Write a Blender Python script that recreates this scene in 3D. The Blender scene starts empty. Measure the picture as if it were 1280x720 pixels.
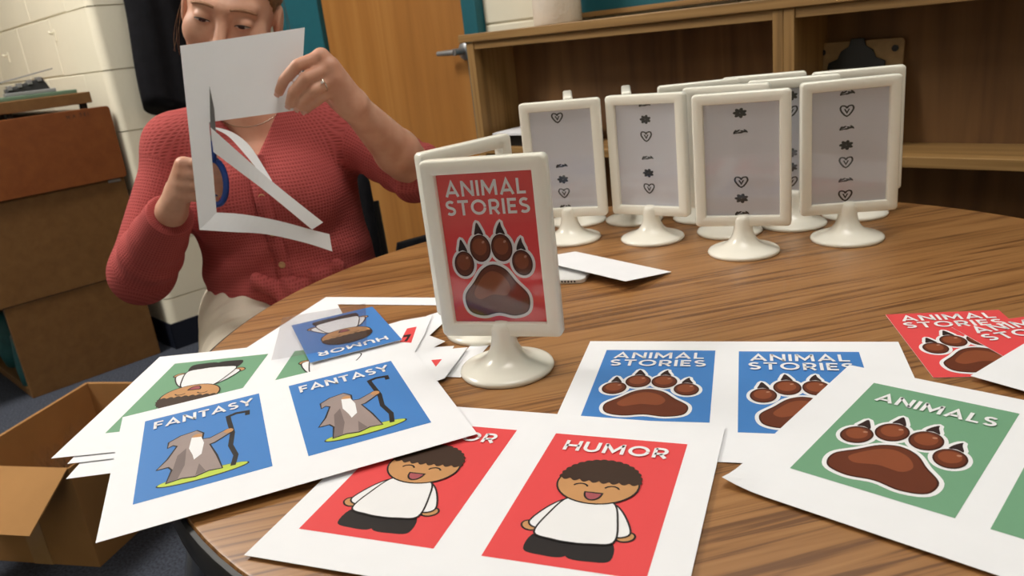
import bpy, bmesh, math, random
import numpy as np
from mathutils import Vector, Matrix

random.seed(7)
R = math.radians
scene = bpy.context.scene
COL = scene.collection

# ------------------------------------------------------------------ camera, world, light, exposure
T = 0.68                                   # table height
cam_d = bpy.data.cameras.new('camera')
cam = bpy.data.objects.new('camera', cam_d)
COL.objects.link(cam)
scene.camera = cam
PITCH, ROLL, FPX = R(18.08), R(-6.71), 982.1
fw = Vector((0, math.cos(PITCH), -math.sin(PITCH)))
up0 = Vector((0, math.sin(PITCH), math.cos(PITCH)))
ex0 = Vector((1, 0, 0))
ex = ex0 * math.cos(ROLL) + up0 * math.sin(ROLL)
eu = -ex0 * math.sin(ROLL) + up0 * math.cos(ROLL)
cam.matrix_world = Matrix(((ex.x, eu.x, -fw.x, 0), (ex.y, eu.y, -fw.y, 0), (ex.z, eu.z, -fw.z, T + 0.3014), (0, 0, 0, 1)))
cam_d.sensor_width = 36.0
cam_d.lens = FPX / 1280 * 36.0
cam_d.clip_start = 0.02
cam_d.dof.use_dof = True
cam_d.dof.focus_distance = 0.68
cam_d.dof.aperture_fstop = 13.0

world = bpy.data.worlds.new('world')
scene.world = world
world.use_nodes = True
world.node_tree.nodes['Background'].inputs[0].default_value = (0.9, 0.85, 0.75, 1)
world.node_tree.nodes['Background'].inputs[1].default_value = 0.05

vs = scene.view_settings
vs.view_transform = 'Standard'
vs.look = 'None'
vs.gamma = 1.0
vs.use_curve_mapping = False
vs.exposure = 0.44
# ceiling troffers (built further down as fixtures): room coordinates u, v, and strength
TROFFERS = [(0.3, -1.15, 25.0), (2.5, -0.25, 7.5), (0.9, -2.9, 3.0), (3.6, -2.6, 3.0)]
LAMP_COL = (1.0, 0.955, 0.885)

# ------------------------------------------------------------------ helpers
def col(r, g, b):
    """sRGB 0-255 -> linear rgba"""
    f = lambda c: (c / 255 / 12.92) if c / 255 <= 0.04045 else ((c / 255 + 0.055) / 1.055) ** 2.4
    return (f(r), f(g), f(b), 1)

def new_mat(name):
    m = bpy.data.materials.new(name)
    m.use_nodes = True
    return m, m.node_tree.nodes, m.node_tree.links, m.node_tree.nodes['Principled BSDF']

def node(nt, typ, **kw):
    n = nt.nodes.new(typ)
    for k, v in kw.items():
        if k in n.inputs:
            n.inputs[k].default_value = v
        else:
            setattr(n, k, v)
    return n

def plain(name, c, rough=0.6, spec=0.4, metal=0.0, var=0.06, vscale=30.0, bump=0.0, bscale=200.0, coat=0.0):
    m, ns, ls, b = new_mat(name)
    nt = m.node_tree
    tc = node(nt, 'ShaderNodeTexCoord')
    nz = node(nt, 'ShaderNodeTexNoise', Scale=vscale, Detail=4.0)
    ls.new(tc.outputs['Object'], nz.inputs['Vector'])
    rp = node(nt, 'ShaderNodeValToRGB')
    rp.color_ramp.elements[0].position = 0.3
    rp.color_ramp.elements[1].position = 0.7
    rp.color_ramp.elements[0].color = tuple(x * (1 - var) for x in c[:3]) + (1,)
    rp.color_ramp.elements[1].color = tuple(min(1, x * (1 + var)) for x in c[:3]) + (1,)
    ls.new(nz.outputs['Fac'], rp.inputs['Fac'])
    ls.new(rp.outputs['Color'], b.inputs['Base Color'])
    b.inputs['Roughness'].default_value = rough
    b.inputs['Specular IOR Level'].default_value = spec
    b.inputs['Metallic'].default_value = metal
    b.inputs['Coat Weight'].default_value = coat
    if bump:
        n2 = node(nt, 'ShaderNodeTexNoise', Scale=bscale, Detail=3.0)
        ls.new(tc.outputs['Object'], n2.inputs['Vector'])
        bp = node(nt, 'ShaderNodeBump', Strength=bump, Distance=0.002)
        ls.new(n2.outputs['Fac'], bp.inputs['Height'])
        ls.new(bp.outputs['Normal'], b.inputs['Normal'])
    return m

def wood(name, dark, mid, light, rot=0.0, along=3.0, across=40.0, rough=0.4, axis='X', coat=0.0, streak=0.5, dist=1.5, pores=False):
    """wood grain along local axis; noise stretched along the grain plus cathedral bands"""
    m, ns, ls, b = new_mat(name)
    nt = m.node_tree
    tc = node(nt, 'ShaderNodeTexCoord')
    mp0 = node(nt, 'ShaderNodeMapping')
    mp0.inputs['Rotation'].default_value = (0, 0, rot)
    ls.new(tc.outputs['Object'], mp0.inputs['Vector'])
    sc = {'X': (along, across, across), 'Y': (across, along, across), 'Z': (across, across, along)}[axis]
    mp = node(nt, 'ShaderNodeMapping')
    mp.inputs['Scale'].default_value = sc
    ls.new(mp0.outputs[0], mp.inputs['Vector'])
    n1 = node(nt, 'ShaderNodeTexNoise', Scale=1.0, Detail=5.0, Roughness=0.65, Distortion=0.4)
    ls.new(mp.outputs[0], n1.inputs['Vector'])
    mp2 = node(nt, 'ShaderNodeMapping')
    mp2.inputs['Scale'].default_value = tuple(s * 0.22 for s in sc)
    ls.new(mp0.outputs[0], mp2.inputs['Vector'])
    n2 = node(nt, 'ShaderNodeTexNoise', Scale=1.0, Detail=2.0, Distortion=dist)
    ls.new(mp2.outputs[0], n2.inputs['Vector'])
    mul = node(nt, 'ShaderNodeMath', operation='MULTIPLY')
    mul.inputs[1].default_value = 9.0
    ls.new(n2.outputs['Fac'], mul.inputs[0])
    fr = node(nt, 'ShaderNodeMath', operation='PINGPONG')
    fr.inputs[1].default_value = 1.0
    ls.new(mul.outputs[0], fr.inputs[0])
    mx = node(nt, 'ShaderNodeMix', data_type='FLOAT')
    mx.inputs[0].default_value = streak
    ls.new(n1.outputs['Fac'], mx.inputs[2])
    ls.new(fr.outputs[0], mx.inputs[3])
    rp = node(nt, 'ShaderNodeValToRGB')
    e = rp.color_ramp.elements
    e[0].position = 0.36 if pores else 0.22; e[0].color = dark
    e[1].position = 0.66 if pores else 0.75; e[1].color = light
    k = e.new(0.47 if pores else 0.45); k.color = mid
    ls.new(mx.outputs[0], rp.inputs['Fac'])
    ls.new(rp.outputs['Color'], b.inputs['Base Color'])
    b.inputs['Roughness'].default_value = rough
    b.inputs['Coat Weight'].default_value = coat
    b.inputs['Coat Roughness'].default_value = 0.3
    bp = node(nt, 'ShaderNodeBump', Strength=0.08, Distance=0.001)
    ls.new(n1.outputs['Fac'], bp.inputs['Height'])
    ls.new(bp.outputs['Normal'], b.inputs['Normal'])
    return m

class MB:
    """collects vertices and faces; build() links them as ONE mesh object"""
    def __init__(self):
        self.v = []; self.f = []; self.m = []
    def add(self, v, f, mi=0):
        o = len(self.v)
        self.v += [tuple(p) for p in v]
        self.f += [tuple(i + o for i in q) for q in f]
        self.m += [mi] * len(f)
        return self
    def box(self, x0, x1, y0, y1, z0, z1, mi=0, M=None):
        v = [(x, y, z) for z in (z0, z1) for y in (y0, y1) for x in (x0, x1)]
        if M is not None:
            v = [tuple(M @ Vector(p)) for p in v]
        return self.add(v, [(0, 2, 3, 1), (4, 5, 7, 6), (0, 1, 5, 4), (2, 6, 7, 3), (0, 4, 6, 2), (1, 3, 7, 5)], mi)
    def prism(self, poly, z0, z1, mi=0, M=None):
        n = len(poly)
        v = [(p[0], p[1], z0) for p in poly] + [(p[0], p[1], z1) for p in poly]
        if M is not None:
            v = [tuple(M @ Vector(p)) for p in v]
        return self.add(v, [tuple(range(n - 1, -1, -1)), tuple(range(n, 2 * n))] + [(i, (i + 1) % n, n + (i + 1) % n, n + i) for i in range(n)], mi)
    def lathe(self, prof, n=40, mi=0, M=None):
        v = []; f = []
        for r, z in prof:
            for i in range(n):
                a = 2 * math.pi * i / n
                v.append((max(r, 1e-5) * math.cos(a), max(r, 1e-5) * math.sin(a), z))
        for k in range(len(prof) - 1):
            for i in range(n):
                j = (i + 1) % n
                f.append((k * n + i, k * n + j, (k + 1) * n + j, (k + 1) * n + i))
        if M is not None:
            v = [tuple(M @ Vector(p)) for p in v]
        return self.add(v, f, mi)
    def tube(self, pts, rad, n=10, mi=0, closed=False):
        pts = [Vector(p) for p in pts]
        N = len(pts); v = []; f = []
        prev = None
        for i, p in enumerate(pts):
            a = pts[i - 1] if (i > 0 or closed) else p
            b = pts[(i + 1) % N] if (i < N - 1 or closed) else p
            t = (b - a).normalized()
            if prev is None:
                s = t.cross(Vector((0, 0, 1)))
                if s.length < 1e-3:
                    s = t.cross(Vector((1, 0, 0)))
                s.normalize()
            else:
                s = prev - t * prev.dot(t)
                s.normalize()
            prev = s
            w = t.cross(s)
            r = rad[i] if hasattr(rad, '__len__') else rad
            for k in range(n):
                c = 2 * math.pi * k / n
                v.append(p + s * (r * math.cos(c)) + w * (r * math.sin(c)))
        for i in range(N if closed else N - 1):
            for k in range(n):
                f.append((i * n + k, i * n + (k + 1) % n, ((i + 1) % N) * n + (k + 1) % n, ((i + 1) % N) * n + k))
        if not closed:
            f.append(tuple(range(n - 1, -1, -1)))
            f.append(tuple(range((N - 1) * n, N * n)))
        return self.add(v, f, mi)
    def build(self, name, mats, parent=None, smooth=False, bevel=0.0, loc=None, rot=None, seg=2):
        me = bpy.data.meshes.new(name)
        me.from_pydata(self.v, [], self.f)
        mats = mats if isinstance(mats, (list, tuple)) else [mats]
        for m in mats:
            me.materials.append(m)
        if len(mats) > 1:
            me.polygons.foreach_set('material_index', self.m)
        me.update()
        bm = bmesh.new(); bm.from_mesh(me)
        bmesh.ops.recalc_face_normals(bm, faces=bm.faces)
        if bevel:
            bmesh.ops.bevel(bm, geom=list(bm.edges), offset=bevel, segments=seg, profile=0.5, affect='EDGES', clamp_overlap=True)
        bm.to_mesh(me); bm.free()
        if smooth:
            me.polygons.foreach_set('use_smooth', [True] * len(me.polygons))
        o = bpy.data.objects.new(name, me)
        COL.objects.link(o)
        if loc is not None: o.location = loc
        if rot is not None: o.rotation_euler = rot
        if parent is not None: o.parent = parent
        return o

def auto_smooth(o, deg=35):
    me = o.data
    me.polygons.foreach_set('use_smooth', [True] * len(me.polygons))
    me.set_sharp_from_angle(angle=R(deg))
    return o

def empty(name, loc=(0, 0, 0), rz=0.0, parent=None):
    o = bpy.data.objects.new(name, None)
    COL.objects.link(o)
    o.location = loc
    o.rotation_euler = (0, 0, rz)
    o.empty_display_size = 0.05
    if parent is not None: o.parent = parent
    return o

def tag(o, label, cat, group=None):
    o['label'] = label; o['category'] = cat
    if group: o['group'] = group
    return o

def struct(o, label=None):
    o['kind'] = 'structure'
    if label: o['label'] = label
    return o

def share(o, name, parent, loc=None, rot=None, scale=None):
    c = bpy.data.objects.new(name, o.data)
    COL.objects.link(c)
    c.parent = parent
    if loc is not None: c.location = loc
    if rot is not None: c.rotation_euler = rot
    if scale is not None: c.scale = scale
    return c

# ------------------------------------------------------------------ materials
M = {}
M['table'] = wood('table_oak_laminate', col(112, 73, 40), col(154, 107, 61), col(168, 121, 73), rot=R(-10), along=5.0, across=165, rough=0.36, coat=0.08, streak=0.24, dist=1.3, pores=True)
M['edge'] = plain('table_black_edge', col(32, 31, 30), 0.5)
M['chrome'] = plain('chrome', col(190, 190, 190), 0.2, 0.5, 1.0)
M['bookcase'] = wood('bookcase_oak', col(112, 84, 46), col(150, 114, 66), col(168, 132, 82), along=2, across=60, rough=0.5, streak=0.3)
M['bookback'] = wood('bookcase_back_oak', col(88, 58, 28), col(110, 76, 40), col(128, 92, 52), along=2, across=26, rough=0.6, axis='Z', streak=0.35)
M['door'] = wood('door_veneer', col(142, 92, 40), col(162, 108, 50), col(174, 122, 62), along=0.8, across=14, rough=0.45, axis='Z', streak=0.25)
M['cabinet'] = wood('cabinet_veneer', col(102, 70, 34), col(112, 78, 40), col(122, 88, 48), along=1.6, across=30, rough=0.5, streak=0.12, dist=0.3)
M['redboard'] = wood('red_brown_board', col(112, 58, 22), col(122, 66, 28), col(132, 76, 34), along=2, across=26, rough=0.45, streak=0.12, dist=0.3)
M['block'] = plain('painted_block', col(226, 220, 200), 0.5, 0.35, var=0.02, vscale=6, bump=0.25, bscale=60)
M['mortar'] = plain('painted_mortar', col(208, 200, 178), 0.6)
M['wallpaint'] = plain('wall_paint', col(226, 220, 200), 0.7, var=0.02)
M['ceil'] = plain('ceiling_tile', col(232, 228, 216), 0.9, var=0.03, bump=0.4, bscale=90)
M['teal'] = plain('teal_paint', col(24, 92, 104), 0.5, var=0.05)
M['navy'] = plain('navy_vinyl_base', col(20, 26, 40), 0.5)
M['carpet'] = plain('blue_grey_carpet', col(66, 70, 80), 0.95, 0.1, var=0.45, vscale=170, bump=1.0, bscale=400)
M['plastic'] = plain('white_plastic', col(245, 242, 230), 0.22, 0.5, var=0.01)
M['paper'] = plain('white_paper', col(241, 242, 246), 0.7, 0.25, var=0.01)
M['greypaper'] = plain('frame_insert_grey', col(220, 220, 228), 0.6, 0.2, var=0.01)
M['motif'] = plain('motif_black', col(52, 50, 50), 0.7)
M['red'] = plain('print_red', col(230, 78, 80), 0.5, 0.3, var=0.01)
M['blue'] = plain('print_blue', col(70, 130, 200), 0.5, 0.3, var=0.01)
M['green'] = plain('print_green', col(116, 164, 130), 0.5, 0.3, var=0.01)
M['pwhite'] = plain('print_white', col(238, 238, 240), 0.6, 0.25, var=0.01)
M['brown'] = plain('print_brown', col(104, 50, 28), 0.45, 0.3, var=0.05)
M['brown2'] = plain('print_brown_light', col(140, 74, 44), 0.45, 0.3, var=0.05)
M['brown3'] = plain('print_brown_shine', col(186, 136, 112), 0.45, 0.3)
M['browndk'] = plain('print_brown_dark', col(66, 30, 18), 0.45, 0.3)
M['claw'] = plain('print_claw', col(50, 30, 28), 0.5, 0.3)
M['black'] = plain('print_black', col(40, 36, 36), 0.5, 0.3)
M['pskin'] = plain('print_tan', col(200, 148, 98), 0.5, 0.3)
M['phair'] = plain('print_hair', col(62, 44, 34), 0.5, 0.3)
M['pmouth'] = plain('print_mouth', col(168, 86, 92), 0.5, 0.3)
M['pgrey'] = plain('print_grey', col(158, 142, 138), 0.5, 0.3)
M['pgrey2'] = plain('print_grey_dark', col(124, 110, 108), 0.5, 0.3)
M['plime'] = plain('print_lime', col(194, 214, 84), 0.5, 0.3)
M['cloth_black'] = plain('black_cloth', col(20, 20, 24), 0.9, 0.15, var=0.2, vscale=40, bump=0.4, bscale=300)
M['blackmetal'] = plain('black_metal', col(24, 24, 25), 0.4, 0.5)
M['cardboard'] = plain('cardboard', col(164, 122, 76), 0.85, 0.15, var=0.05, vscale=14, bump=0.1, bscale=120)
M['tape'] = plain('packing_tape', col(176, 140, 96), 0.2, 0.5)
M['towel'] = plain('paper_towel', col(238, 230, 218), 0.95, 0.1, var=0.02, bump=0.8, bscale=130)
M['masonite'] = plain('clipboard_hardboard', col(168, 138, 96), 0.6, var=0.12, vscale=60)
M['bluehandle'] = plain('blue_scissor_plastic', col(16, 62, 140), 0.35, 0.5)
M['steel'] = plain('steel', col(150, 150, 152), 0.4, 0.5, 0.6)
M['gold'] = plain('silver_ring', col(225, 215, 200), 0.18, 0.5, 1.0)
M['button'] = plain('wood_button', col(196, 152, 110), 0.5)
M['trouser'] = plain('cream_trousers', col(222, 212, 194), 0.9, 0.15, var=0.04, bump=0.2, bscale=400)
M['shoe'] = plain('dark_shoe', col(46, 40, 38), 0.6)
M['hair'] = plain('light_brown_hair', col(120, 88, 58), 0.55, 0.4, var=0.35, vscale=120)
M['nail'] = plain('finger_nail', col(226, 176, 158), 0.3)
M['brow'] = plain('brow_brown', col(166, 122, 94), 0.8, var=0.1)
M['lash'] = plain('lash_dark', col(44, 32, 28), 0.7)
M['eyewhite'] = plain('eye_white', col(216, 206, 200), 0.25, 0.5)
M['iris'] = plain('iris_dark', col(52, 46, 44), 0.2, 0.5)
M['lip'] = plain('lip', col(184, 104, 96), 0.5)
M['greenbook'] = plain('green_cover', col(88, 112, 92), 0.6)
M['tealbag'] = plain('teal_plastic', col(44, 104, 110), 0.5, var=0.15)
M['phone'] = plain('phone_white', col(226, 226, 224), 0.25, 0.5)
M['dark'] = plain('dark_hole', col(22, 20, 20), 0.8)

def skin_mat():
    m, ns, ls, b = new_mat('skin')
    nt = m.node_tree
    tc = node(nt, 'ShaderNodeTexCoord')
    nz = node(nt, 'ShaderNodeTexNoise', Scale=26.0, Detail=4.0)
    ls.new(tc.outputs['Object'], nz.inputs['Vector'])
    rp = node(nt, 'ShaderNodeValToRGB')
    rp.color_ramp.elements[0].position = 0.35; rp.color_ramp.elements[0].color = col(206, 150, 124)
    rp.color_ramp.elements[1].position = 0.7; rp.color_ramp.elements[1].color = col(222, 172, 146)
    ls.new(nz.outputs['Fac'], rp.inputs['Fac'])
    ls.new(rp.outputs['Color'], b.inputs['Base Color'])
    b.inputs['Roughness'].default_value = 0.5
    b.inputs['Subsurface Weight'].default_value = 0.12
    b.inputs['Subsurface Radius'].default_value = (0.012, 0.005, 0.003)
    b.inputs['Subsurface Scale'].default_value = 0.5
    return m
M['skin'] = skin_mat()

def knit_mat():
    """waffle knit: two rib waves on the vertex attributes rib_u (around) and rib_v (along)"""
    m, ns, ls, b = new_mat('rose_waffle_knit')
    nt = m.node_tree
    def wave(attr, per):
        a = node(nt, 'ShaderNodeAttribute', attribute_name=attr)
        mu = node(nt, 'ShaderNodeMath', operation='MULTIPLY'); mu.inputs[1].default_value = 2 * math.pi / per
        ls.new(a.outputs['Fac'], mu.inputs[0])
        s = node(nt, 'ShaderNodeMath', operation='SINE'); ls.new(mu.outputs[0], s.inputs[0])
        return s
    a, c = wave('rib_u', 0.0052), wave('rib_v', 0.0058)
    ad = node(nt, 'ShaderNodeMath', operation='MAXIMUM')
    ls.new(a.outputs[0], ad.inputs[0]); ls.new(c.outputs[0], ad.inputs[1])
    rp = node(nt, 'ShaderNodeValToRGB')
    rp.color_ramp.elements[0].position = 0.0; rp.color_ramp.elements[0].color = col(146, 64, 62)
    rp.color_ramp.elements[1].position = 0.9; rp.color_ramp.elements[1].color = col(182, 88, 86)
    mr = node(nt, 'ShaderNodeMapRange')
    mr.inputs['From Min'].default_value = -1; mr.inputs['From Max'].default_value = 1
    ls.new(ad.outputs[0], mr.inputs['Value'])
    ls.new(mr.outputs[0], rp.inputs['Fac'])
    ls.new(rp.outputs['Color'], b.inputs['Base Color'])
    bp = node(nt, 'ShaderNodeBump', Strength=0.5, Distance=0.0015)
    ls.new(mr.outputs[0], bp.inputs['Height'])
    ls.new(bp.outputs['Normal'], b.inputs['Normal'])
    b.inputs['Roughness'].default_value = 0.95
    b.inputs['Specular IOR Level'].default_value = 0.15
    return m
M['knit'] = knit_mat()

def clear_mat(name, tint=(1, 1, 1, 1), fac=0.1, rough=0.06):
    m, ns, ls, b = new_mat(name)
    nt = m.node_tree
    ns.remove(b)
    tr = node(nt, 'ShaderNodeBsdfTransparent'); tr.inputs[0].default_value = tint
    gl = node(nt, 'ShaderNodeBsdfGlossy'); gl.inputs['Roughness'].default_value = rough
    lw = node(nt, 'ShaderNodeLayerWeight', Blend=0.5)
    pw = node(nt, 'ShaderNodeMath', operation='POWER'); pw.inputs[1].default_value = 4.0
    ls.new(lw.outputs['Facing'], pw.inputs[0])
    mx = node(nt, 'ShaderNodeMixShader')
    ad = node(nt, 'ShaderNodeMath', operation='MULTIPLY_ADD'); ad.inputs[1].default_value = 0.6; ad.inputs[2].default_value = 0.035 + fac
    ls.new(pw.outputs[0], ad.inputs[0]); ls.new(ad.outputs[0], mx.inputs[0])
    ls.new(tr.outputs[0], mx.inputs[1]); ls.new(gl.outputs[0], mx.inputs[2])
    ls.new(mx.outputs[0], ns['Material Output'].inputs['Surface'])
    return m
M['clear'] = clear_mat('clear_cover', (0.98, 0.98, 0.98, 1), 0.0)
M['film'] = clear_mat('clear_film', (0.97, 0.97, 0.98, 1), 0.02, 0.25)

def emit_mat(name, c, s):
    m, ns, ls, b = new_mat(name)
    b.inputs['Base Color'].default_value = (0.8, 0.8, 0.8, 1)
    b.inputs['Emission Color'].default_value = tuple(c) + (1,)
    b.inputs['Emission Strength'].default_value = s
    return m

# ------------------------------------------------------------------ the room (room axes: u along the back walls, v into them)
O_ROOM = Vector((-1.261, 2.75, 0)); YAW = R(-46)
ROOM = Matrix.Translation(O_ROOM) @ Matrix.Rotation(YAW, 4, 'Z')
VC = 0.68                      # plane of the door wall
CEIL = 2.6
def room(o):
    o.location = O_ROOM; o.rotation_euler = (0, 0, YAW)
    return o
def rw(u, v, z=0.0):
    return ROOM @ Vector((u, v, z))

fl = MB().box(-2.6, 5.1, -4.1, VC + 0.15, -0.08, 0.0).build('floor', M['carpet'])
struct(room(fl), 'dark blue grey carpet floor')
ce = MB().box(-2.6, 5.1, -4.1, VC + 0.15, CEIL, CEIL + 0.08).build('ceiling', M['ceil'])
struct(room(ce))
struct(room(MB().box(-2.6, -2.5, -4.0, 0.1, 0, CEIL).build('wall_far_left', M['wallpaint'])))
struct(room(MB().box(5.0, 5.1, -4.0, VC + 0.1, 0, CEIL).build('wall_right', M['wallpaint'])))
struct(room(MB().box(-2.6, 5.1, -4.1, -4.0, 0, CEIL).build('wall_front', M['wallpaint'])))

ZC0, CH, BL = -0.012, 0.203, 0.406
ncourse = int((CEIL - ZC0) / CH) + 1
def rbox(x0, x1, y0, y1, z0, z1, bev=0.004):
    return MB().box(x0, x1, y0, y1, z0, z1).build('block', M['block'], bevel=bev, seg=2)
def block_mesh_store():
    d = {}
    def get(L, H, W):
        k = (round(L, 3), round(H, 3), round(W, 3))
        if k not in d:
            o = rbox(0, L, 0, W, 0, H)
            d[k] = o.data
            bpy.data.objects.remove(o)
        return d[k]
    return get
bmesh_of = block_mesh_store()
def block(parent, x, y, z, L, H, rz=0.0):
    o = bpy.data.objects.new('block', bmesh_of(L, H, 0.05))
    COL.objects.link(o); o.parent = parent
    o.location = (x, y, z); o.rotation_euler = (0, 0, rz)

J = 0.004
# wall_left: the lit wall face left of the rounded corner (u < 0, face at v = 0)
wl = struct(room(MB().box(-2.5, -0.03, 0.005, 0.10, 0, CEIL).build('wall_left', M['mortar'])), 'cream painted block wall left of the rounded corner')
wr = struct(room(MB().box(-0.10, -0.005, 0.03, VC, 0, CEIL).build('wall_return', M['mortar'])), 'cream block return wall in shade behind the coat')
def corner_poly(la, lb, r=0.03, d=0.05):
    p = [(-la, 0)]
    for i in range(9):
        t = math.pi / 2 * i / 8
        p.append((-r + r * math.sin(t), r - r * math.cos(t)))
    p += [(0, lb), (-d, lb), (-d, d), (-la, d)]
    return p
cm = {}
for k in range(ncourse):
    z0 = max(0.0, ZC0 + k * CH + J / 2); z1 = min(CEIL, ZC0 + (k + 1) * CH - J / 2)
    odd = k % 2
    la, lb = (0.40, 0.20) if odd else (0.20, 0.40)
    key = (odd, round(z1 - z0, 3))
    if key not in cm:
        o = MB().prism(corner_poly(la, lb), 0, z1 - z0).build('corner_block', M['block'])
        auto_smooth(o, 30)
        cm[key] = o.data; bpy.data.objects.remove(o)
    o = bpy.data.objects.new('corner_block', cm[key]); COL.objects.link(o); o.parent = wl; o.location = (0, 0, z0)
    u = -la - J
    while u > -2.5:
        L = min(BL - J, u + 2.5)
        if L > 0.03: block(wl, u - L, 0, z0, L, z1 - z0)
        u -= L + J
    v = lb + J
    while v < VC - 0.02:
        L = min(BL - J, VC - v)
        block(wr, 0, v, z0, L, z1 - z0, R(90))
        v += L + J
# wall_back: door wall
wb = struct(room(MB().box(0, 5.0, VC + 0.005, VC + 0.1, 0, CEIL).build('wall_back', M['mortar'])), 'cream block wall behind door and bookcase')
for k in range(ncourse):
    z0 = max(0.0, ZC0 + k * CH + J / 2); z1 = min(CEIL, ZC0 + (k + 1) * CH - J / 2)
    u = 1.127 + (0.2 if k % 2 else 0.0)
    if k % 2: block(wb, 1.127, VC, z0, 0.2 - J, z1 - z0)
    while u < 4.98:
        L = min(BL - J, 5.0 - u)
        block(wb, u, VC, z0, L, z1 - z0)
        u += L + J
# vinyl base
struct(room(MB().box(-2.5, 0.006, -0.006, -0.0005, 0, 0.10).build('baseboard_left', M['navy'], bevel=0.002)))
struct(room(MB().box(0.0005, 0.006, -0.006, VC, 0, 0.10).build('baseboard_return', M['navy'], bevel=0.002)), 'navy vinyl base along the return wall')
struct(room(MB().box(1.127, 5.0, VC - 0.006, VC - 0.0005, 0, 0.10).build('baseboard_back', M['navy'], bevel=0.002)))
# door with teal frame
DL, DR, DH = 0.326, 1.066, 2.1
struct(room(MB().box(0.008, DL, VC - 0.03, VC + 0.004, 0, DH + 0.06).build('trim_1', M['teal'], bevel=0.003)), 'teal painted door frame beside the return wall')
struct(room(MB().box(DR, 1.127, VC - 0.03, VC + 0.004, 0, DH + 0.06).build('trim_2', M['teal'], bevel=0.003)), 'teal painted door frame beside the bookcase')
struct(room(MB().box(DL, DR, VC - 0.03, VC + 0.004, DH, DH + 0.06).build('trim_3', M['teal'], bevel=0.003)))
dr = struct(room(MB().box(DL + 0.003, DR - 0.003, VC - 0.012, VC + 0.004, 0.008, DH - 0.003).build('door_1', M['door'], bevel=0.001)), 'plain orange-brown wood veneer door')
h = MB()
h.lathe([(0.0, 0), (0.026, 0), (0.026, 0.006), (0.022, 0.010), (0.010, 0.012), (0.010, 0.05), (0.0, 0.05)], 24, M=Matrix.Translation((1.045, VC - 0.012, 0.937)) @ Matrix.Rotation(R(90), 4, 'X'))
h.tube([(1.045, VC - 0.058, 0.937), (1.02, VC - 0.06, 0.937), (0.972, VC - 0.06, 0.937)], [0.0085, 0.0085, 0.007], 12)
auto_smooth(h.build('door_handle', M['steel'], dr), 40)
# ceiling light troffers
for i, (u, v, s) in enumerate(TROFFERS):
    t = empty('ceiling_light', rw(u, v, CEIL), YAW)
    tag(t, ['recessed fluorescent ceiling light over the wooden cabinet side', 'recessed fluorescent ceiling light over the round table', 'recessed fluorescent ceiling light in the near left of the room', 'recessed fluorescent ceiling light in the near right of the room'][i], 'ceiling light', 'fluorescent ceiling troffers')
    fr = MB()
    for x0, x1, y0, y1 in ((-0.31, 0.31, -0.63, -0.60), (-0.31, 0.31, 0.60, 0.63), (-0.31, -0.28, -0.60, 0.60), (0.28, 0.31, -0.60, 0.60)):
        fr.box(x0, x1, y0, y1, -0.02, 0.0)
    fr.build('frame', M['plastic'], t)
    MB().box(-0.28, 0.28, -0.60, 0.60, -0.012, 0.0).build('diffuser', emit_mat('troffer_diffuser_%d' % i, LAMP_COL, s), t)

# teal notice board on the door wall
nb = empty('notice_board', rw(1.43, VC, 0.99), YAW)
MB().box(0.0, 2.4, -0.018, -0.001, 0.012, 1.15).build('felt_panel', M['teal'], nb, bevel=0.001)
MB().box(-0.012, 0.0, -0.024, -0.001, 0.0, 1.16).build('edge_strip', M['navy'], nb, bevel=0.001)
MB().box(-0.012, 2.41, -0.03, -0.001, 0.0, 0.012).build('bottom_ledge', M['bookcase'], nb, bevel=0.001)
tag(nb, 'teal notice board on the wall above the bookcase', 'notice board')

# ------------------------------------------------------------------ bookcases and their top
VF = 0.449
SH0, SH1 = 0.675, 0.694
def bookcase(u0, u1, label):
    e = empty('bookcase', rw(u0, VF, 0), YAW)
    w = u1 - u0
    sd = 0.026 if u0 < 1.5 else 0.021
    sd2 = 0.021
    D = VC - VF - 0.008
    MB().box(0, sd, 0, D, 0, 0.962).build('side_panel', M['bookcase_v'], e, bevel=0.0012)
    MB().box(w - sd2, w, 0, D, 0, 0.962).build('side_panel', M['bookcase_v'], e, bevel=0.0012)
    MB().box(sd, w - sd2, 0.145, 0.155, 0.06, 0.962).build('back_panel', M['bookback'], e)
    MB().box(sd, w - sd2, 0.003, 0.021, 0.944, 0.962).build('top_rail', M['bookcase'], e, bevel=0.001)
    MB().box(sd, w - sd2, 0.002, 0.145, SH0, SH1).build('shelf', M['bookcase'], e, bevel=0.001)
    MB().box(sd, w - sd2, 0.002, 0.145, 0.37, 0.389).build('shelf', M['bookcase'], e, bevel=0.001)
    MB().box(sd, w - sd2, 0.002, 0.145, 0.06, 0.08).build('bottom_board', M['bookcase'], e, bevel=0.001)
    MB().box(sd, w - sd2, 0.03, 0.045, 0.0, 0.06).build('kick_board', M['bookcase'], e)
    return tag(e, label, 'bookcase', 'oak bookcases along the door wall')
M['bookcase_v'] = wood('bookcase_oak_upright', col(112, 84, 46), col(150, 114, 66), col(168, 132, 82), along=2, across=60, rough=0.5, axis='Z', streak=0.3)
bookcase(1.286, 2.150, 'low oak bookcase beside the door, with the paper roll above')
bookcase(2.1505, 3.05, 'low oak bookcase with a clipboard standing on its shelf')
tp = MB().box(1.264, 3.07, VF - 0.006, VC - 0.002, 0.9625, 0.983).build('worktop', M['bookcase'], bevel=0.002)
tag(room(tp), 'long oak board lying across the tops of the bookcases', 'worktop')

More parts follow.
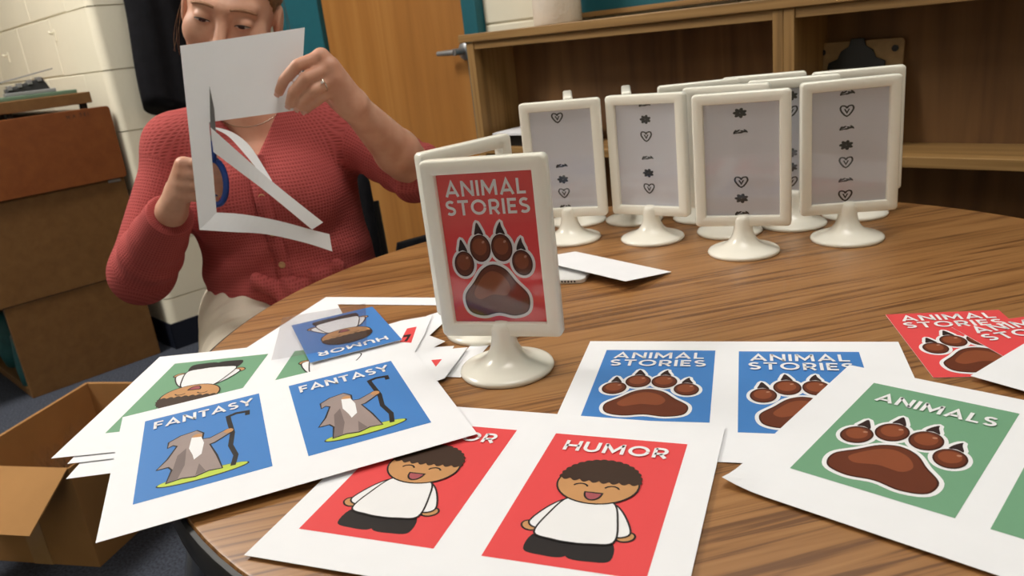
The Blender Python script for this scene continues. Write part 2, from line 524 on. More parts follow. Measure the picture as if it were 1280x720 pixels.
# paper towel roll
tr = empty('paper_roll', rw(1.51, 0.56, 0.983), 0.3)
b = MB().lathe([(0.021, 0.0), (0.057, 0.0), (0.060, 0.004), (0.060, 0.236), (0.057, 0.24), (0.021, 0.24), (0.021, 0.0)], 48)
auto_smooth(b.build('paper_winding', M['towel'], tr), 40)
auto_smooth(MB().lathe([(0.018, 0.0), (0.0208, 0.0), (0.0208, 0.241), (0.018, 0.241), (0.018, 0.0)], 32).build('cardboard_core', M['cardboard'], tr), 40)
tag(tr, 'white paper towel roll standing on the bookcase top', 'paper roll')

# clipboard leaning in the right-hand bookcase
cb = empty('clipboard', rw(2.238, VF + 0.105, SH1), YAW)
Lean = Matrix.Rotation(R(-8), 4, 'X')
def rrect(x0, x1, y0, y1, r, n=5):
    p = []
    for cx, cy, a0 in ((x1 - r, y0 + r, -90), (x1 - r, y1 - r, 0), (x0 + r, y1 - r, 90), (x0 + r, y0 + r, 180)):
        for i in range(n + 1):
            a = R(a0 + 90 * i / n)
            p.append((cx + r * math.cos(a), cy + r * math.sin(a)))
    return p
UPR = Lean @ Matrix.Rotation(R(90), 4, 'X')
MB().prism(rrect(-0.083, 0.083, 0.0, 0.196, 0.008), -0.002, 0.002, M=UPR).build('board', M['masonite'], cb)
pl = MB().prism([(-0.055, 0.145), (0.055, 0.145), (0.053, 0.157), (0.036, 0.164), (0.03, 0.178), (0.016, 0.186), (0.012, 0.2), (-0.012, 0.2), (-0.016, 0.186), (-0.03, 0.178), (-0.036, 0.164), (-0.053, 0.157)], 0.004, 0.009, M=UPR)
pl.build('clip', M['blackmetal'], cb, bevel=0.001)
for x in (-0.068, 0.068):
    MB().lathe([(0, 0.002), (0.006, 0.002), (0.006, 0.0045), (0.0, 0.0055)], 14, M=UPR @ Matrix.Translation((x, 0.178, 0))).build('rivet', M['blackmetal'], cb)
MB().box(-0.052, 0.052, 0.01, 0.152, 0.0022, 0.0035, M=UPR).build('paper_sheet', M['paper'], cb)
tag(cb, 'brown hardboard clipboard with black clip standing on the bookcase shelf', 'clipboard')
# black tray with papers on the left bookcase shelf
ty = empty('paper_tray', rw(1.345, VF + 0.02, SH1), YAW)
w_ = MB()
w_.box(0.01, 0.26, 0.0, 0.115, 0.0, 0.004).box(0.01, 0.26, 0.0, 0.004, 0.004, 0.03).box(0.01, 0.014, 0.004, 0.115, 0.004, 0.03).box(0.256, 0.26, 0.004, 0.115, 0.004, 0.03).box(0.01, 0.26, 0.111, 0.115, 0.004, 0.03)
w_.build('tray', M['blackmetal'], ty)
tag(ty, 'shallow black tray on the left bookcase shelf', 'tray')
ps = MB().box(-0.012, 0.235, -0.035, 0.085, 0, 0.006).build('paper_stack', M['paper'], loc=rw(1.36, VF + 0.03, SH1 + 0.0305), rot=(0, 0, YAW + R(6)))
tag(ps, 'small stack of white paper lying on the black tray in bookcase', 'paper stack')

# ------------------------------------------------------------------ wooden cabinet at the left wall
cbn = empty('cabinet', rw(-0.02, 0.0, 0), YAW)
# local: x = u (negative into the cabinet length), y = v (negative towards the room)
def cbox(name, mat, x0, x1, y0, y1, z0, z1, parent=None, bev=0.002):
    return MB().box(x0, x1, y0, y1, z0, z1).build(name, mat, parent or cbn, bevel=bev)
cbox('end_panel', M['cabinet_p'] if 'cabinet_p' in M else M['cabinet'], -0.02, 0.0, -0.485, -0.054, 0.0, 0.317)
cbox('back_panel', M['cabinet'], -1.6, -0.02, -0.06, -0.05, 0.0, 0.317)
cbox('bottom_board', M['cabinet'], -1.6, -0.02, -0.485, -0.06, 0.0, 0.03)
cbox('middle_divider', M['cabinet'], -0.62, -0.6, -0.48, -0.06, 0.03, 0.317)
up = cbox('upper_body', M['cabinet'], -1.6, 0.004, -0.72, -0.02, 0.319, 0.655)
lb_ = MB().prism(rrect(-0.72, -0.012, 0.652, 0.892, 0.012), -0.002, 0.016, M=Matrix(((0, 0, 1, 0), (1, 0, 0, 0), (0, 1, 0, 0), (0, 0, 0, 1)))).build('folded_leaf', M['redboard'], cbn, bevel=0.001)
cbox('upper_back', M['cabinet'], -1.6, -0.004, -0.70, -0.03, 0.656, 0.885)
tp2 = cbox('top_slab', M['cabinet_top'] if 'cabinet_top' in M else M['cabinet'], -1.62, 0.0, -0.74, -0.054, 0.908, 0.944)
for y in (-0.6, -0.3, -0.075):
    cbox('spacer_peg', M['blackmetal'], -0.05, -0.02, y - 0.008, y + 0.008, 0.885, 0.9085, bev=0.0)
cbox('latch', M['steel'], 0.004, 0.010, -0.075, -0.035, 0.64, 0.65, up, 0.001)
# pencilled marks on the leaf
mk = MB()
def marks(segs, y0, z0, s):
    for (a, b_, c, d) in segs:
        p, q = Vector((a, b_)), Vector((c, d)); t_ = (q - p).normalized() * 0.07; nn = Vector((-t_.y, t_.x))
        pts = [p - t_ + nn, p - t_ - nn, q + t_ - nn, q + t_ + nn]
        mk.add([(0.0163, y0 + x * s, z0 + y * s) for x, y in pts], [(0, 1, 2, 3)])
marks([(0, 0, 0, 1), (0, 1, 0.4, 0.3), (0.4, 0.3, 0.8, 1), (0.8, 1, 0.8, 0)], -0.150, 0.868, 0.010)
marks([(0, 0, 0.4, 1), (0.4, 1, 0.8, 0), (0.2, 0.4, 0.6, 0.4)], -0.131, 0.869, 0.010)
marks([(0, 1, 0.6, 1), (0.6, 1, 0.3, 0.55), (0.3, 0.55, 0.65, 0.25), (0.65, 0.25, 0, 0)], -0.110, 0.870, 0.010)
marks([(0, 0, 0, 1), (0, 1, 0.6, 1), (0, 0.5, 0.5, 0.5), (0, 0, 0.6, 0)], -0.096, 0.870, 0.010)
marks([(0, 0, 0, 1)], -0.083, 0.870, 0.010)
mk.build('pencil_marks', M['motif'], lb_)
tag(cbn, 'low brown wooden cabinet with a red-brown leaf against the left wall', 'cabinet')
# clutter on the cabinet
gb = MB().box(-0.12, 0.12, -0.085, 0.085, 0, 0.012).build('green_book', M['greenbook'], bevel=0.002, loc=rw(-0.16, -0.19, 0.944), rot=(0, 0, YAW + R(85)))
tag(gb, 'flat green book lying on the cabinet top', 'book')
hp = empty('hole_punch', rw(-0.17, -0.19, 0.956), YAW + R(80))
MB().box(-0.075, 0.075, -0.035, 0.035, 0, 0.012).build('punch_base', M['steel'], hp, bevel=0.002)
MB().add([(-0.07, -0.03, 0.012), (0.06, -0.03, 0.012), (0.06, 0.03, 0.012), (-0.07, 0.03, 0.012), (-0.07, -0.025, 0.024), (0.045, -0.025, 0.05), (0.045, 0.025, 0.05), (-0.07, 0.025, 0.024)],
    [(0, 3, 2, 1), (4, 5, 6, 7), (0, 1, 5, 4), (1, 2, 6, 5), (2, 3, 7, 6), (3, 0, 4, 7)]).build('punch_head', M['blackmetal'], hp, bevel=0.001)
for k in range(4):
    MB().box(-0.062 + k * 0.03, -0.048 + k * 0.03, -0.036, 0.036, 0.02 + k * 0.006, 0.034 + k * 0.006).build('punch_clip', M['steel'], hp, bevel=0.001)
MB().add([(-0.08, -0.012, 0.044), (0.085, -0.012, 0.072), (0.085, 0.012, 0.072), (-0.08, 0.012, 0.044), (-0.08, -0.012, 0.048), (0.085, -0.012, 0.076), (0.085, 0.012, 0.076), (-0.08, 0.012, 0.048)],
    [(0, 3, 2, 1), (4, 5, 6, 7), (0, 1, 5, 4), (1, 2, 6, 5), (2, 3, 7, 6), (3, 0, 4, 7)]).build('punch_lever', M['steel'], hp, bevel=0.001)
tag(hp, 'grey metal hole punch on top of the green book', 'hole punch')
# two bags in the open side of the low cabinet
for k, (u, v, lab) in enumerate(((-0.10, -0.44, 'teal and white bag in the open end of the cabinet, nearer the end panel'), (-0.36, -0.42, 'teal and white bag deeper inside the open cabinet'))):
    bg = MB()
    rings = [(0.055, 0.045, 0.0), (0.06, 0.048, 0.05), (0.058, 0.045, 0.12), (0.05, 0.036, 0.17), (0.03, 0.012, 0.2)]
    n = 20; vv = []; ff = []
    for a_, b_, z in rings:
        for i in range(n):
            t_ = 2 * math.pi * i / n
            w = 1 + 0.08 * math.sin(3 * t_ + z * 40)
            vv.append((a_ * w * math.cos(t_), b_ * w * math.sin(t_), z))
    for q in range(len(rings) - 1):
        for i in range(n):
            ff.append((q * n + i, q * n + (i + 1) % n, (q + 1) * n + (i + 1) % n, (q + 1) * n + i))
    ff.append(tuple(range(n - 1, -1, -1))); ff.append(tuple(range((len(rings) - 1) * n, len(rings) * n)))
    bg.add(vv, ff)
    bg.m = [1 if (i % 20 in (3, 4, 5, 12)) and i // 20 >= 2 else 0 for i in range(len(ff))]
    o = bg.build('bag', [M['tealbag'], M['pwhite']], smooth=True, loc=rw(u, v, 0.03), rot=(0, 0, YAW + k))
    tag(o, lab, 'bag', 'bags in the open cabinet')
# wall hooks (painted) on the left wall
for u, z in ((-0.376, 1.145), (-1.02, 1.105)):
    hk = empty('wall_hook', rw(u, 0, z), YAW)
    MB().box(-0.006, 0.006, -0.004, 0.0, -0.02, 0.02).build('plate', M['block'], hk, bevel=0.001)
    MB().tube([(0, -0.003, 0.008), (0, -0.016, 0.006), (0, -0.02, 0.014)], 0.004, 8).build('prong', M['block'], hk, smooth=True)
    tag(hk, 'small painted wall hook above the hole punch' if u > -0.5 else 'small painted wall hook at the left picture edge', 'hook')

# black coat on the return wall
ct = MB()
n = 48; rings = 22; vv = []; ff = []
for k in range(rings):
    t_ = k / (rings - 1)
    z = 1.56 - t_ * 0.72
    half = (0.05 + 0.068 * min(1, t_ / 0.22)) * (1 + 0.30 * t_)
    dep = 0.035 + 0.025 * min(1, t_ * 2)
    for i in range(n):
        a_ = 2 * math.pi * i / n
        fold = 1 + 0.10 * math.sin(6 * a_ + 1.3 * t_) * t_ + 0.05 * math.sin(11 * a_ + 2.0)
        vv.append((0.012 + dep + dep * math.cos(a_) * fold, 0.225 + half * math.sin(a_) * (1 + 0.03 * math.sin(9 * t_)), z - 0.02 * math.sin(2 * a_ + 0.5) * t_ - 0.05 * t_ * math.sin(a_) * 0.5))
for k in range(rings - 1):
    for i in range(n):
        ff.append((k * n + i, k * n + (i + 1) % n, (k + 1) * n + (i + 1) % n, (k + 1) * n + i))
ff.append(tuple(range(n))); ff.append(tuple(range(rings * n - 1, (rings - 1) * n - 1, -1)))
ct.add(vv, ff)
co = ct.build('coat', M['cloth_black'], smooth=True)
room(co)
s = MB().tube([(0.055, 0.165, 1.46), (0.06, 0.150, 1.3), (0.065, 0.138, 1.1), (0.065, 0.130, 0.98)], [0.035, 0.042, 0.04, 0.034], 16)
s.build('sleeve', M['cloth_black'], co, smooth=True)
s = MB().tube([(0.055, 0.290, 1.46), (0.06, 0.305, 1.3), (0.065, 0.315, 1.1), (0.065, 0.318, 0.96)], [0.035, 0.042, 0.04, 0.034], 16)
s.build('sleeve', M['cloth_black'], co, smooth=True)
MB().tube([(0.004, 0.225, 1.57), (0.03, 0.225, 1.565), (0.04, 0.225, 1.585)], 0.006, 8).build('hook', M['steel'], co, smooth=True)
tag(co, 'black coat hanging on the return wall behind the woman', 'coat')

# ------------------------------------------------------------------ cardboard box on the floor
bx = empty('cardboard_box', (-0.938, 1.436, 0), R(-15.1))
# local: x along e1 (right), y along e2 (back); near right corner at origin
BW, BD, BH, th = 0.30, 0.40, 0.24, 0.004
def bpan(name, x0, x1, y0, y1, z0, z1):
    return MB().box(x0, x1, y0, y1, z0, z1).build(name, M['cardboard'], bx, bevel=0.0008)
bpan('side', -th, 0, 0, BD, 0, BH); bpan('side', -BW, -BW + th, 0, BD, 0, BH)
bpan('side', -BW + th, -th, 0, th, 0, BH); bpan('side', -BW + th, -th, BD - th, BD, 0, BH)
bpan('bottom', -BW + th, -th, th, BD - th, 0.001, 0.005)
def flap(name, pts, thick=0.003):
    a_, b_, c, d = [Vector(p) for p in pts]
    nn = (b_ - a_).cross(d - a_).normalized() * thick
    MB().add([a_, b_, c, d, a_ - nn, b_ - nn, c - nn, d - nn], [(0, 1, 2, 3), (7, 6, 5, 4), (0, 4, 5, 1), (1, 5, 6, 2), (2, 6, 7, 3), (3, 7, 4, 0)]).build(name, M['cardboard'], bx)
flap('flap', [(-BW, 0, BH), (0, 0, BH), (-0.005, -0.121, 0.165), (-BW + 0.01, -0.121, 0.165)])                 # near flap, hanging outwards
flap('flap', [(-th, 0.01, BH - 0.004), (-th, BD - 0.01, BH - 0.004), (-0.03, BD - 0.03, BH - 0.15), (-0.03, 0.03, BH - 0.15)])   # right flap tucked inside
flap('flap', [(0, BD, BH), (-BW, BD, BH), (-BW, BD + 0.02, BH - 0.15), (0, BD + 0.02, BH - 0.15)])
flap('flap', [(-BW, BD, BH), (-BW, 0, BH), (-BW - 0.03, 0, BH - 0.14), (-BW - 0.03, BD, BH - 0.14)])
MB().box(-0.17, -0.12, -0.0012, 0.0, 0.0, BH - 0.02).build('tape', M['tape'], bx)
tag(bx, 'open brown cardboard box on the floor left of the table', 'box')
# crumpled clear film in the box
cf = MB(); n = 14
vv = [(-0.24 + 0.16 * i / n, 0.12 + 0.2 * j / n, 0.15 + 0.035 * math.sin(i * 1.9 + j * 0.7) + 0.03 * math.sin(j * 2.3 - i * 0.8)) for j in range(n + 1) for i in range(n + 1)]
ff = [(j * (n + 1) + i, j * (n + 1) + i + 1, (j + 1) * (n + 1) + i + 1, (j + 1) * (n + 1) + i) for j in range(n) for i in range(n)]
o = cf.add(vv, ff).build('plastic_wrap', M['film'], loc=(-0.938, 1.436, 0.0), rot=(0, 0, R(-15.1)))
tag(o, 'crumpled clear plastic wrap inside the cardboard box', 'plastic wrap')

# ------------------------------------------------------------------ round table
TC = Vector((0.174, 0.789, 0)); TR = 0.522
tb = empty('round_table', TC, 0)
tt = MB().lathe([(0.0, T - 0.028), (TR - 0.006, T - 0.028), (TR - 0.003, T - 0.003), (TR - 0.0045, T - 0.0004), (TR - 0.006, T), (0.0, T)], 128)
auto_smooth(tt.build('tabletop', M['table'], tb), 30)
ed = MB().lathe([(TR - 0.0028, T - 0.0015), (TR + 0.0005, T - 0.0025), (TR + 0.002, T - 0.006), (TR + 0.002, T - 0.026), (TR, T - 0.030), (TR - 0.03, T - 0.030), (TR - 0.03, T - 0.0285), (TR - 0.0055, T - 0.0282)], 128)
auto_smooth(ed.build('edge_band', M['edge'], tb), 30)
for k in range(4):
    a_ = R(192 + 90 * k)
    lg = MB()
    c, s_ = math.cos(a_), math.sin(a_)
    lg.tube([(0.475 * c, 0.475 * s_, T - 0.03), (0.50 * c, 0.50 * s_, T - 0.06), (0.58 * c, 0.58 * s_, 0.35), (0.66 * c, 0.66 * s_, 0.012)], 0.0115, 14)
    l_ = auto_smooth(lg.build('leg', M['chrome'], tb), 40)
    MB().lathe([(0.0, 0.0), (0.018, 0.0), (0.018, 0.012), (0.014, 0.016), (0.0, 0.016)], 16, M=Matrix.Translation((0.66 * c, 0.66 * s_, 0))).build('foot', M['edge'], l_)
rg = MB().tube([(0.475 * math.cos(2 * math.pi * i / 48), 0.475 * math.sin(2 * math.pi * i / 48), T - 0.043) for i in range(48)], 0.012, 8, closed=True)
rg.build('under_frame', M['blackmetal'], tb, smooth=True)
tag(tb, 'round oak laminate table with a black edge', 'table')

# ------------------------------------------------------------------ chairs
def chair(name, x, y, rz, back_top, label, bw=0.40, sz=0.435):
    """local: y+ is where the sitter faces"""
    e = empty(name, (x, y, 0), rz)
    st = MB().prism(rrect(-0.21, 0.21, -0.2, 0.21, 0.05), sz - 0.025, sz + 0.02).build('seat', M['cloth_black'], e, bevel=0.006)
    # curved back panel
    n = 14; vv = []; ff = []; rows = 6
    z0, z1 = back_top - 0.30, back_top
    for side in (0, 1):
        for j in range(rows + 1):
            tj = j / rows
            z = z0 + (z1 - z0) * tj
            hw = bw / 2 * (1 - 0.10 * max(0, tj - 0.75) * 4 * max(0, tj - 0.75) * 4)
            for i in range(n + 1):
                xx = -hw + 2 * hw * i / n
                vv.append((xx, -0.23 - 0.06 * tj + 0.05 * (xx / (bw / 2)) ** 2 + (0.022 if side else 0.0), z))
    m_ = (n + 1) * (rows + 1)
    for j in range(rows):
        for i in range(n):
            q = j * (n + 1) + i
            ff.append((q, q + 1, q + n + 2, q + n + 1)); ff.append((m_ + q + n + 1, m_ + q + n + 2, m_ + q + 1, m_ + q))
    for i in range(n):
        ff.append((i, m_ + i, m_ + i + 1, i + 1)); q = rows * (n + 1) + i
        ff.append((q, q + 1, m_ + q + 1, m_ + q))
    for j in range(rows):
        q = j * (n + 1); ff.append((q, q + n + 1, m_ + q + n + 1, m_ + q)); q += n
        ff.append((q, m_ + q, m_ + q + n + 1, q + n + 1))
    MB().add(vv, ff).build('backrest', M['cloth_black'], e, smooth=True)
    for sx in (-1, 1):
        auto_smooth(MB().tube([(sx * 0.18, 0.18, sz - 0.02), (sx * 0.19, 0.21, 0.0)], 0.012, 10).build('leg', M['blackmetal'], e))
        auto_smooth(MB().tube([(sx * 0.18, -0.18, sz - 0.02), (sx * 0.19, -0.24, 0.0)], 0.012, 10).build('leg', M['blackmetal'], e))
        auto_smooth(MB().tube([(sx * 0.17, -0.17, sz - 0.01), (sx * 0.17, -0.24, sz + 0.05), (sx * 0.165, -0.262, back_top - 0.1)], 0.011, 10).build('back_post', M['blackmetal'], e))
    return tag(e, label, 'chair')

# ------------------------------------------------------------------ printed art (flat print: thin layers of ink on the cards), local units cm
LAY = 0.00005
class Art:
    def __init__(self):
        self.mb = MB(); self.mats = []; self.z = 0
    def mi(self, key):
        if key not in self.mats: self.mats.append(key)
        return self.mats.index(key)
    def poly(self, pts, key, lay=None):
        if lay is None:
            self.z += 1; lay = self.z
        self.mb.add([(x / 100, y / 100, lay * LAY) for x, y in pts], [tuple(range(len(pts)))], self.mi(key))
        return lay
    def stroke(self, pts, w, key, closed=False, lay=None):
        if lay is None:
            self.z += 1; lay = self.z
        n = len(pts); P = [Vector(p) for p in pts]; L = []; Rr = []
        for i in range(n):
            a = P[i - 1] if (i > 0 or closed) else None
            b = P[(i + 1) % n] if (i < n - 1 or closed) else None
            d1 = (P[i] - a).normalized() if a is not None else None
            d2 = (b - P[i]).normalized() if b is not None else None
            d1 = d1 or d2; d2 = d2 or d1
            n1 = Vector((-d1.y, d1.x)); n2 = Vector((-d2.y, d2.x))
            m = (n1 + n2)
            m = m.normalized() if m.length > 1e-6 else n1
            k = (w / 2) / max(0.45, m.dot(n1))
            L.append(P[i] + m * k); Rr.append(P[i] - m * k)
        mi = self.mi(key)
        for i in range(n if closed else n - 1):
            j = (i + 1) % n
            q = [L[i], Rr[i], Rr[j], L[j]]
            self.mb.add([(p.x / 100, p.y / 100, lay * LAY) for p in q], [(0, 1, 2, 3)], mi)
        return lay
    def build(self, name, parent, z=0.0):
        return self.mb.build(name, [M[k] for k in self.mats], parent, loc=(0, 0, z))

def ell(cx, cy, rx, ry, n=28, a0=0, a1=360, rot=0):
    out = []
    full = abs(a1 - a0) >= 360
    for i in range(n if full else n + 1):
        a = R(a0 + (a1 - a0) * i / n)
        x, y = rx * math.cos(a), ry * math.sin(a)
        out.append((cx + x * math.cos(rot) - y * math.sin(rot), cy + x * math.sin(rot) + y * math.cos(rot)))
    return out
def spline(ctrl, k=5, closed=True):
    n = len(ctrl); out = []
    rng = range(n) if closed else range(n - 1)
    for i in rng:
        g = lambda j: Vector(ctrl[j % n]) if closed else Vector(ctrl[max(0, min(n - 1, j))])
        p0, p1, p2, p3 = g(i - 1), g(i), g(i + 1), g(i + 2)
        for s in range(k):
            t = s / k
            q = 0.5 * ((2 * p1) + (-p0 + p2) * t + (2 * p0 - 5 * p1 + 4 * p2 - p3) * t * t + (-p0 + 3 * p1 - 3 * p2 + p3) * t ** 3)
            out.append((q.x, q.y))
    if not closed: out.append(tuple(ctrl[-1]))
    return out
def grow(pts, d):
    n = len(pts); out = []
    area = sum(pts[i][0] * pts[(i + 1) % n][1] - pts[(i + 1) % n][0] * pts[i][1] for i in range(n))
    sg = 1 if area > 0 else -1
    for i in range(n):
        a, p, b = Vector(pts[i - 1]), Vector(pts[i]), Vector(pts[(i + 1) % n])
        d1 = (p - a).normalized(); d2 = (b - p).normalized()
        m = Vector((d1.y, -d1.x)) + Vector((d2.y, -d2.x))
        m = m.normalized() if m.length > 1e-6 else Vector((d1.y, -d1.x))
        out.append(tuple(p + m * d * sg))
    return out

# geometric sans capitals as strokes (height 1)
def arc(cx, cy, rx, ry, a0, a1, n=14):
    return [(cx + rx * math.cos(R(a0 + (a1 - a0) * i / n)), cy + ry * math.sin(R(a0 + (a1 - a0) * i / n))) for i in range(n + 1)]
SW = 0.19
h_ = SW / 2
GLY = {
 'A': (0.98, [[(h_ * 0.9, 0), (0.49, 0.93), (0.98 - h_ * 0.9, 0)], [(0.26, 0.27), (0.72, 0.27)]]),
 'N': (0.88, [[(h_, 0), (h_, 1)], [(h_ * 1.1, 0.93), (0.88 - h_ * 1.1, 0.07)], [(0.88 - h_, 0), (0.88 - h_, 1)]]),
 'I': (0.2, [[(0.1, 0), (0.1, 1)]]),
 'M': (1.08, [[(h_, 0), (h_ * 1.3, 1)], [(h_ * 1.4, 0.92), (0.54, 0.22), (1.08 - h_ * 1.4, 0.92)], [(1.08 - h_, 0), (1.08 - h_ * 1.3, 1)]]),
 'L': (0.6, [[(h_, 1), (h_, h_), (0.6, h_)]]),
 'S': (0.68, [arc(0.34, 0.715, 0.235, 0.195, 35, 250, 14) + arc(0.34, 0.29, 0.25, 0.20, 75, -145, 14)]),
 'T': (0.72, [[(0, 1 - h_), (0.72, 1 - h_)], [(0.36, 0), (0.36, 1 - h_)]]),
 'O': (1.04, [arc(0.52, 0.5, 0.425, 0.41, 0, 354, 30)]),
 'R': (0.72, [[(h_, 0), (h_, 1 - h_ * 0.5)], [(h_, 0.9)] + arc(0.38, 0.65, 0.245, 0.25, 90, -90, 12) + [(h_, 0.40)], [(0.36, 0.40), (0.64, 0.0)]]),
 'E': (0.62, [[(0.6, 1 - h_), (h_, 1 - h_), (h_, h_), (0.6, h_)], [(h_, 0.5), (0.54, 0.5)]]),
 'F': (0.60, [[(0.6, 1 - h_), (h_, 1 - h_), (h_, 0)], [(h_, 0.48), (0.54, 0.48)]]),
 'Y': (0.86, [[(0.05, 1), (0.43, 0.46), (0.81, 1)], [(0.43, 0), (0.43, 0.5)]]),
 'H': (0.84, [[(h_, 0), (h_, 1)], [(0.84 - h_, 0), (0.84 - h_, 1)], [(h_, 0.5), (0.84 - h_, 0.5)]]),
 'U': (0.82, [[(h_, 1), (h_, 0.4)] + arc(0.41, 0.385, 0.315, 0.30, 180, 360, 14) + [(0.82 - h_, 0.4), (0.82 - h_, 1)]]),
}
def text(art, s, x0, x1, y0, h, key='pwhite', sw=1.0):
    gap = 0.15
    W = sum(GLY[c][0] for c in s) + gap * (len(s) - 1)
    sx = (x1 - x0) / W
    x = x0
    art.z += 1
    lay = art.z
    for c in s:
        w, strokes = GLY[c]
        for st in strokes:
            art.stroke([(x + px * sx, y0 + py * h) for px, py in st], SW * (sx + h) / 2 * sw, key, closed=False, lay=lay)
        x += (w + gap) * sx

CW, CHT = 10.16, 15.24
def paw(art, dx=0.0, dy=0.0):
    toes = [(1.95, 6.2, 1.05, 1.30, 8), (3.85, 7.75, 1.10, 1.38, 3), (6.1, 7.75, 1.10, 1.38, -3), (8.05, 6.2, 1.05, 1.30, -8)]
    pad = spline([(4.95, 6.1), (6.2, 5.6), (7.2, 4.3), (8.35, 2.9), (8.15, 1.3), (6.7, 0.75), (5.0, 1.05), (3.3, 0.75), (1.85, 1.3), (1.6, 2.9), (2.7, 4.3), (3.75, 5.6)])
    sh = lambda P: [(x + dx, y + dy) for x, y in P]
    toeP = [sh(ell(x, y, rx, ry, 28, rot=R(-a))) for x, y, rx, ry, a in toes]
    claw = [sh(spline([(x - 0.5 * 0.9, y + ry * 0.98), (x - 0.32, y + ry + 0.55), (x - 0.05 + (0.15 if x > 5 else -0.05), y + ry + 1.2), (x + 0.2, y + ry + 0.75), (x + 0.5, y + ry * 0.95), (x, y + ry * 1.08)], 3)) for x, y, rx, ry, a in toes]
    padP = sh(pad)
    art.z += 1; L = art.z
    for P in toeP + claw: art.poly(grow(P, 0.27), 'pwhite', L); L += 0.3
    art.poly(grow(padP, 0.30), 'pwhite', L)
    art.z += 4
    for P in claw: art.poly(P, 'claw', art.z)
    art.z += 1
    for P in toeP + [padP]: art.poly(P, 'browndk', art.z)
    art.z += 1
    for P in toeP + [padP]: art.poly(grow(P, -0.13), 'brown', art.z)
    art.z += 1
    for x, y, rx, ry, a in toes:
        art.poly(sh(ell(x - 0.05, y + 0.15, rx * 0.68, ry * 0.62)), 'brown2', art.z)
    art.poly(sh(spline([(4.9, 5.4), (5.9, 4.9), (6.5, 3.8), (6.0, 2.9), (4.6, 3.0), (3.2, 2.5), (2.6, 3.1), (3.2, 4.2), (4.0, 5.1)])), 'brown2', art.z)
    art.z += 1
    for x, y, rx, ry, a in toes:
        art.poly(sh(ell(x + 0.38, y + 0.62, 0.17, 0.12, 12, rot=0.6)), 'brown3', art.z)

def boy(art):
    ow = 0.13
    torso = spline([(3.5, 6.9), (5.0, 6.75), (6.6, 6.9), (7.35, 5.0), (7.6, 2.85), (6.2, 2.4), (5.0, 2.3), (3.8, 2.4), (2.45, 2.85), (2.75, 5.0)])
    arms = [spline([(3.3, 6.7), (2.4, 5.6), (1.75, 3.9), (2.5, 3.4), (3.0, 4.6), (3.6, 6.0)]), spline([(6.8, 6.7), (7.7, 5.6), (8.4, 3.9), (7.6, 3.4), (7.1, 4.6), (6.5, 6.0)])]
    hands = [ell(1.95, 3.55, 0.62, 0.48, rot=-0.4), ell(8.15, 3.55, 0.62, 0.48, rot=0.4)]
    legs = [spline([(2.6, 2.9), (5.05, 2.5), (5.0, 1.0), (3.5, 0.85), (2.3, 1.2)]), spline([(7.4, 2.9), (5.05, 2.5), (5.1, 1.0), (6.6, 0.85), (7.8, 1.2)])]
    head = ell(5.05, 8.85, 2.85, 2.35, 40)
    hair = []
    for i in range(81):
        a = R(-6 + 192 * i / 80)
        w = 1.0 + 0.045 * abs(math.sin(i * math.pi / 5))
        hair.append((5.05 + 2.82 * w * math.cos(a), 9.45 + 2.45 * w * math.sin(a)))
    for i in range(1, 60):
        x = 2.25 + 5.6 * i / 60
        hair.append((x, 9.2 + 0.15 * ((x - 5.05) / 2.85) ** 2 - 0.28 * abs(math.sin(i * math.pi / 7.5))))
    def lay(P, key, outline=True):
        art.poly(P, key)
        if outline: art.stroke(P, ow, 'black', True)
    for P in legs: lay(P, 'black', False)
    for P in hands: lay(P, 'pskin')
    for P in arms: lay(P, 'pwhite')
    lay(torso, 'pwhite'); lay(head, 'pskin'); art.poly(hair, 'phair')
    art.z += 1
    for cx in (3.95, 6.15):
        art.stroke(arc(cx, 8.3, 0.5, 0.42, 165, 15, 10), 0.13, 'black', lay=art.z)
    m = [(4.45, 7.75), (5.65, 7.75)] + arc(5.05, 7.75, 0.6, 0.85, 0, -180, 14)[1:-1]
    lay(m, 'pmouth')

def wizard(art):
    art.poly(ell(5.0, 1.75, 3.5, 0.75, 40), 'black'); art.poly(ell(5.0, 1.8, 3.38, 0.64, 40), 'plime')
    staff = [(7.25, 1.9), (7.55, 3.6), (7.2, 5.6), (7.45, 8.0), (7.25, 10.6), (7.2, 11.6), (7.9, 11.9), (8.9, 11.7), (8.85, 10.9)]
    art.stroke(staff, 0.42, 'black')
    robe = [(3.2, 9.9), (2.3, 9.2), (2.2, 8.2), (2.6, 8.5), (3.0, 8.1), (2.3, 6.0), (1.5, 4.6), (2.4, 4.6), (2.7, 3.9), (2.3, 1.9), (3.4, 2.1), (4.4, 1.8), (5.4, 2.2), (6.4, 2.0), (6.0, 4.5), (5.5, 6.9), (5.9, 7.0), (7.2, 8.1), (7.0, 8.9), (5.6, 8.0), (4.9, 8.2), (5.0, 9.4), (4.5, 10.2)]
    art.poly(grow(robe, 0.16), 'black'); art.poly(robe, 'pgrey')
    art.poly([(2.7, 3.9), (2.3, 1.9), (3.1, 2.1), (3.6, 4.2), (3.7, 7.2), (3.0, 6.2)], 'pgrey2')
    art.poly([(5.2, 2.2), (4.4, 1.9), (4.7, 3.8)], 'pgrey2', art.z)
    art.poly(ell(4.55, 9.0, 0.42, 0.5, 16), 'pskin')
    art.poly([(4.1, 9.0), (4.9, 8.7), (5.1, 7.4), (4.9, 5.4), (4.3, 4.7), (4.2, 5.6), (3.9, 7.0)], 'pwhite')
    art.poly(ell(7.15, 8.5, 0.4, 0.42, 14), 'pskin')

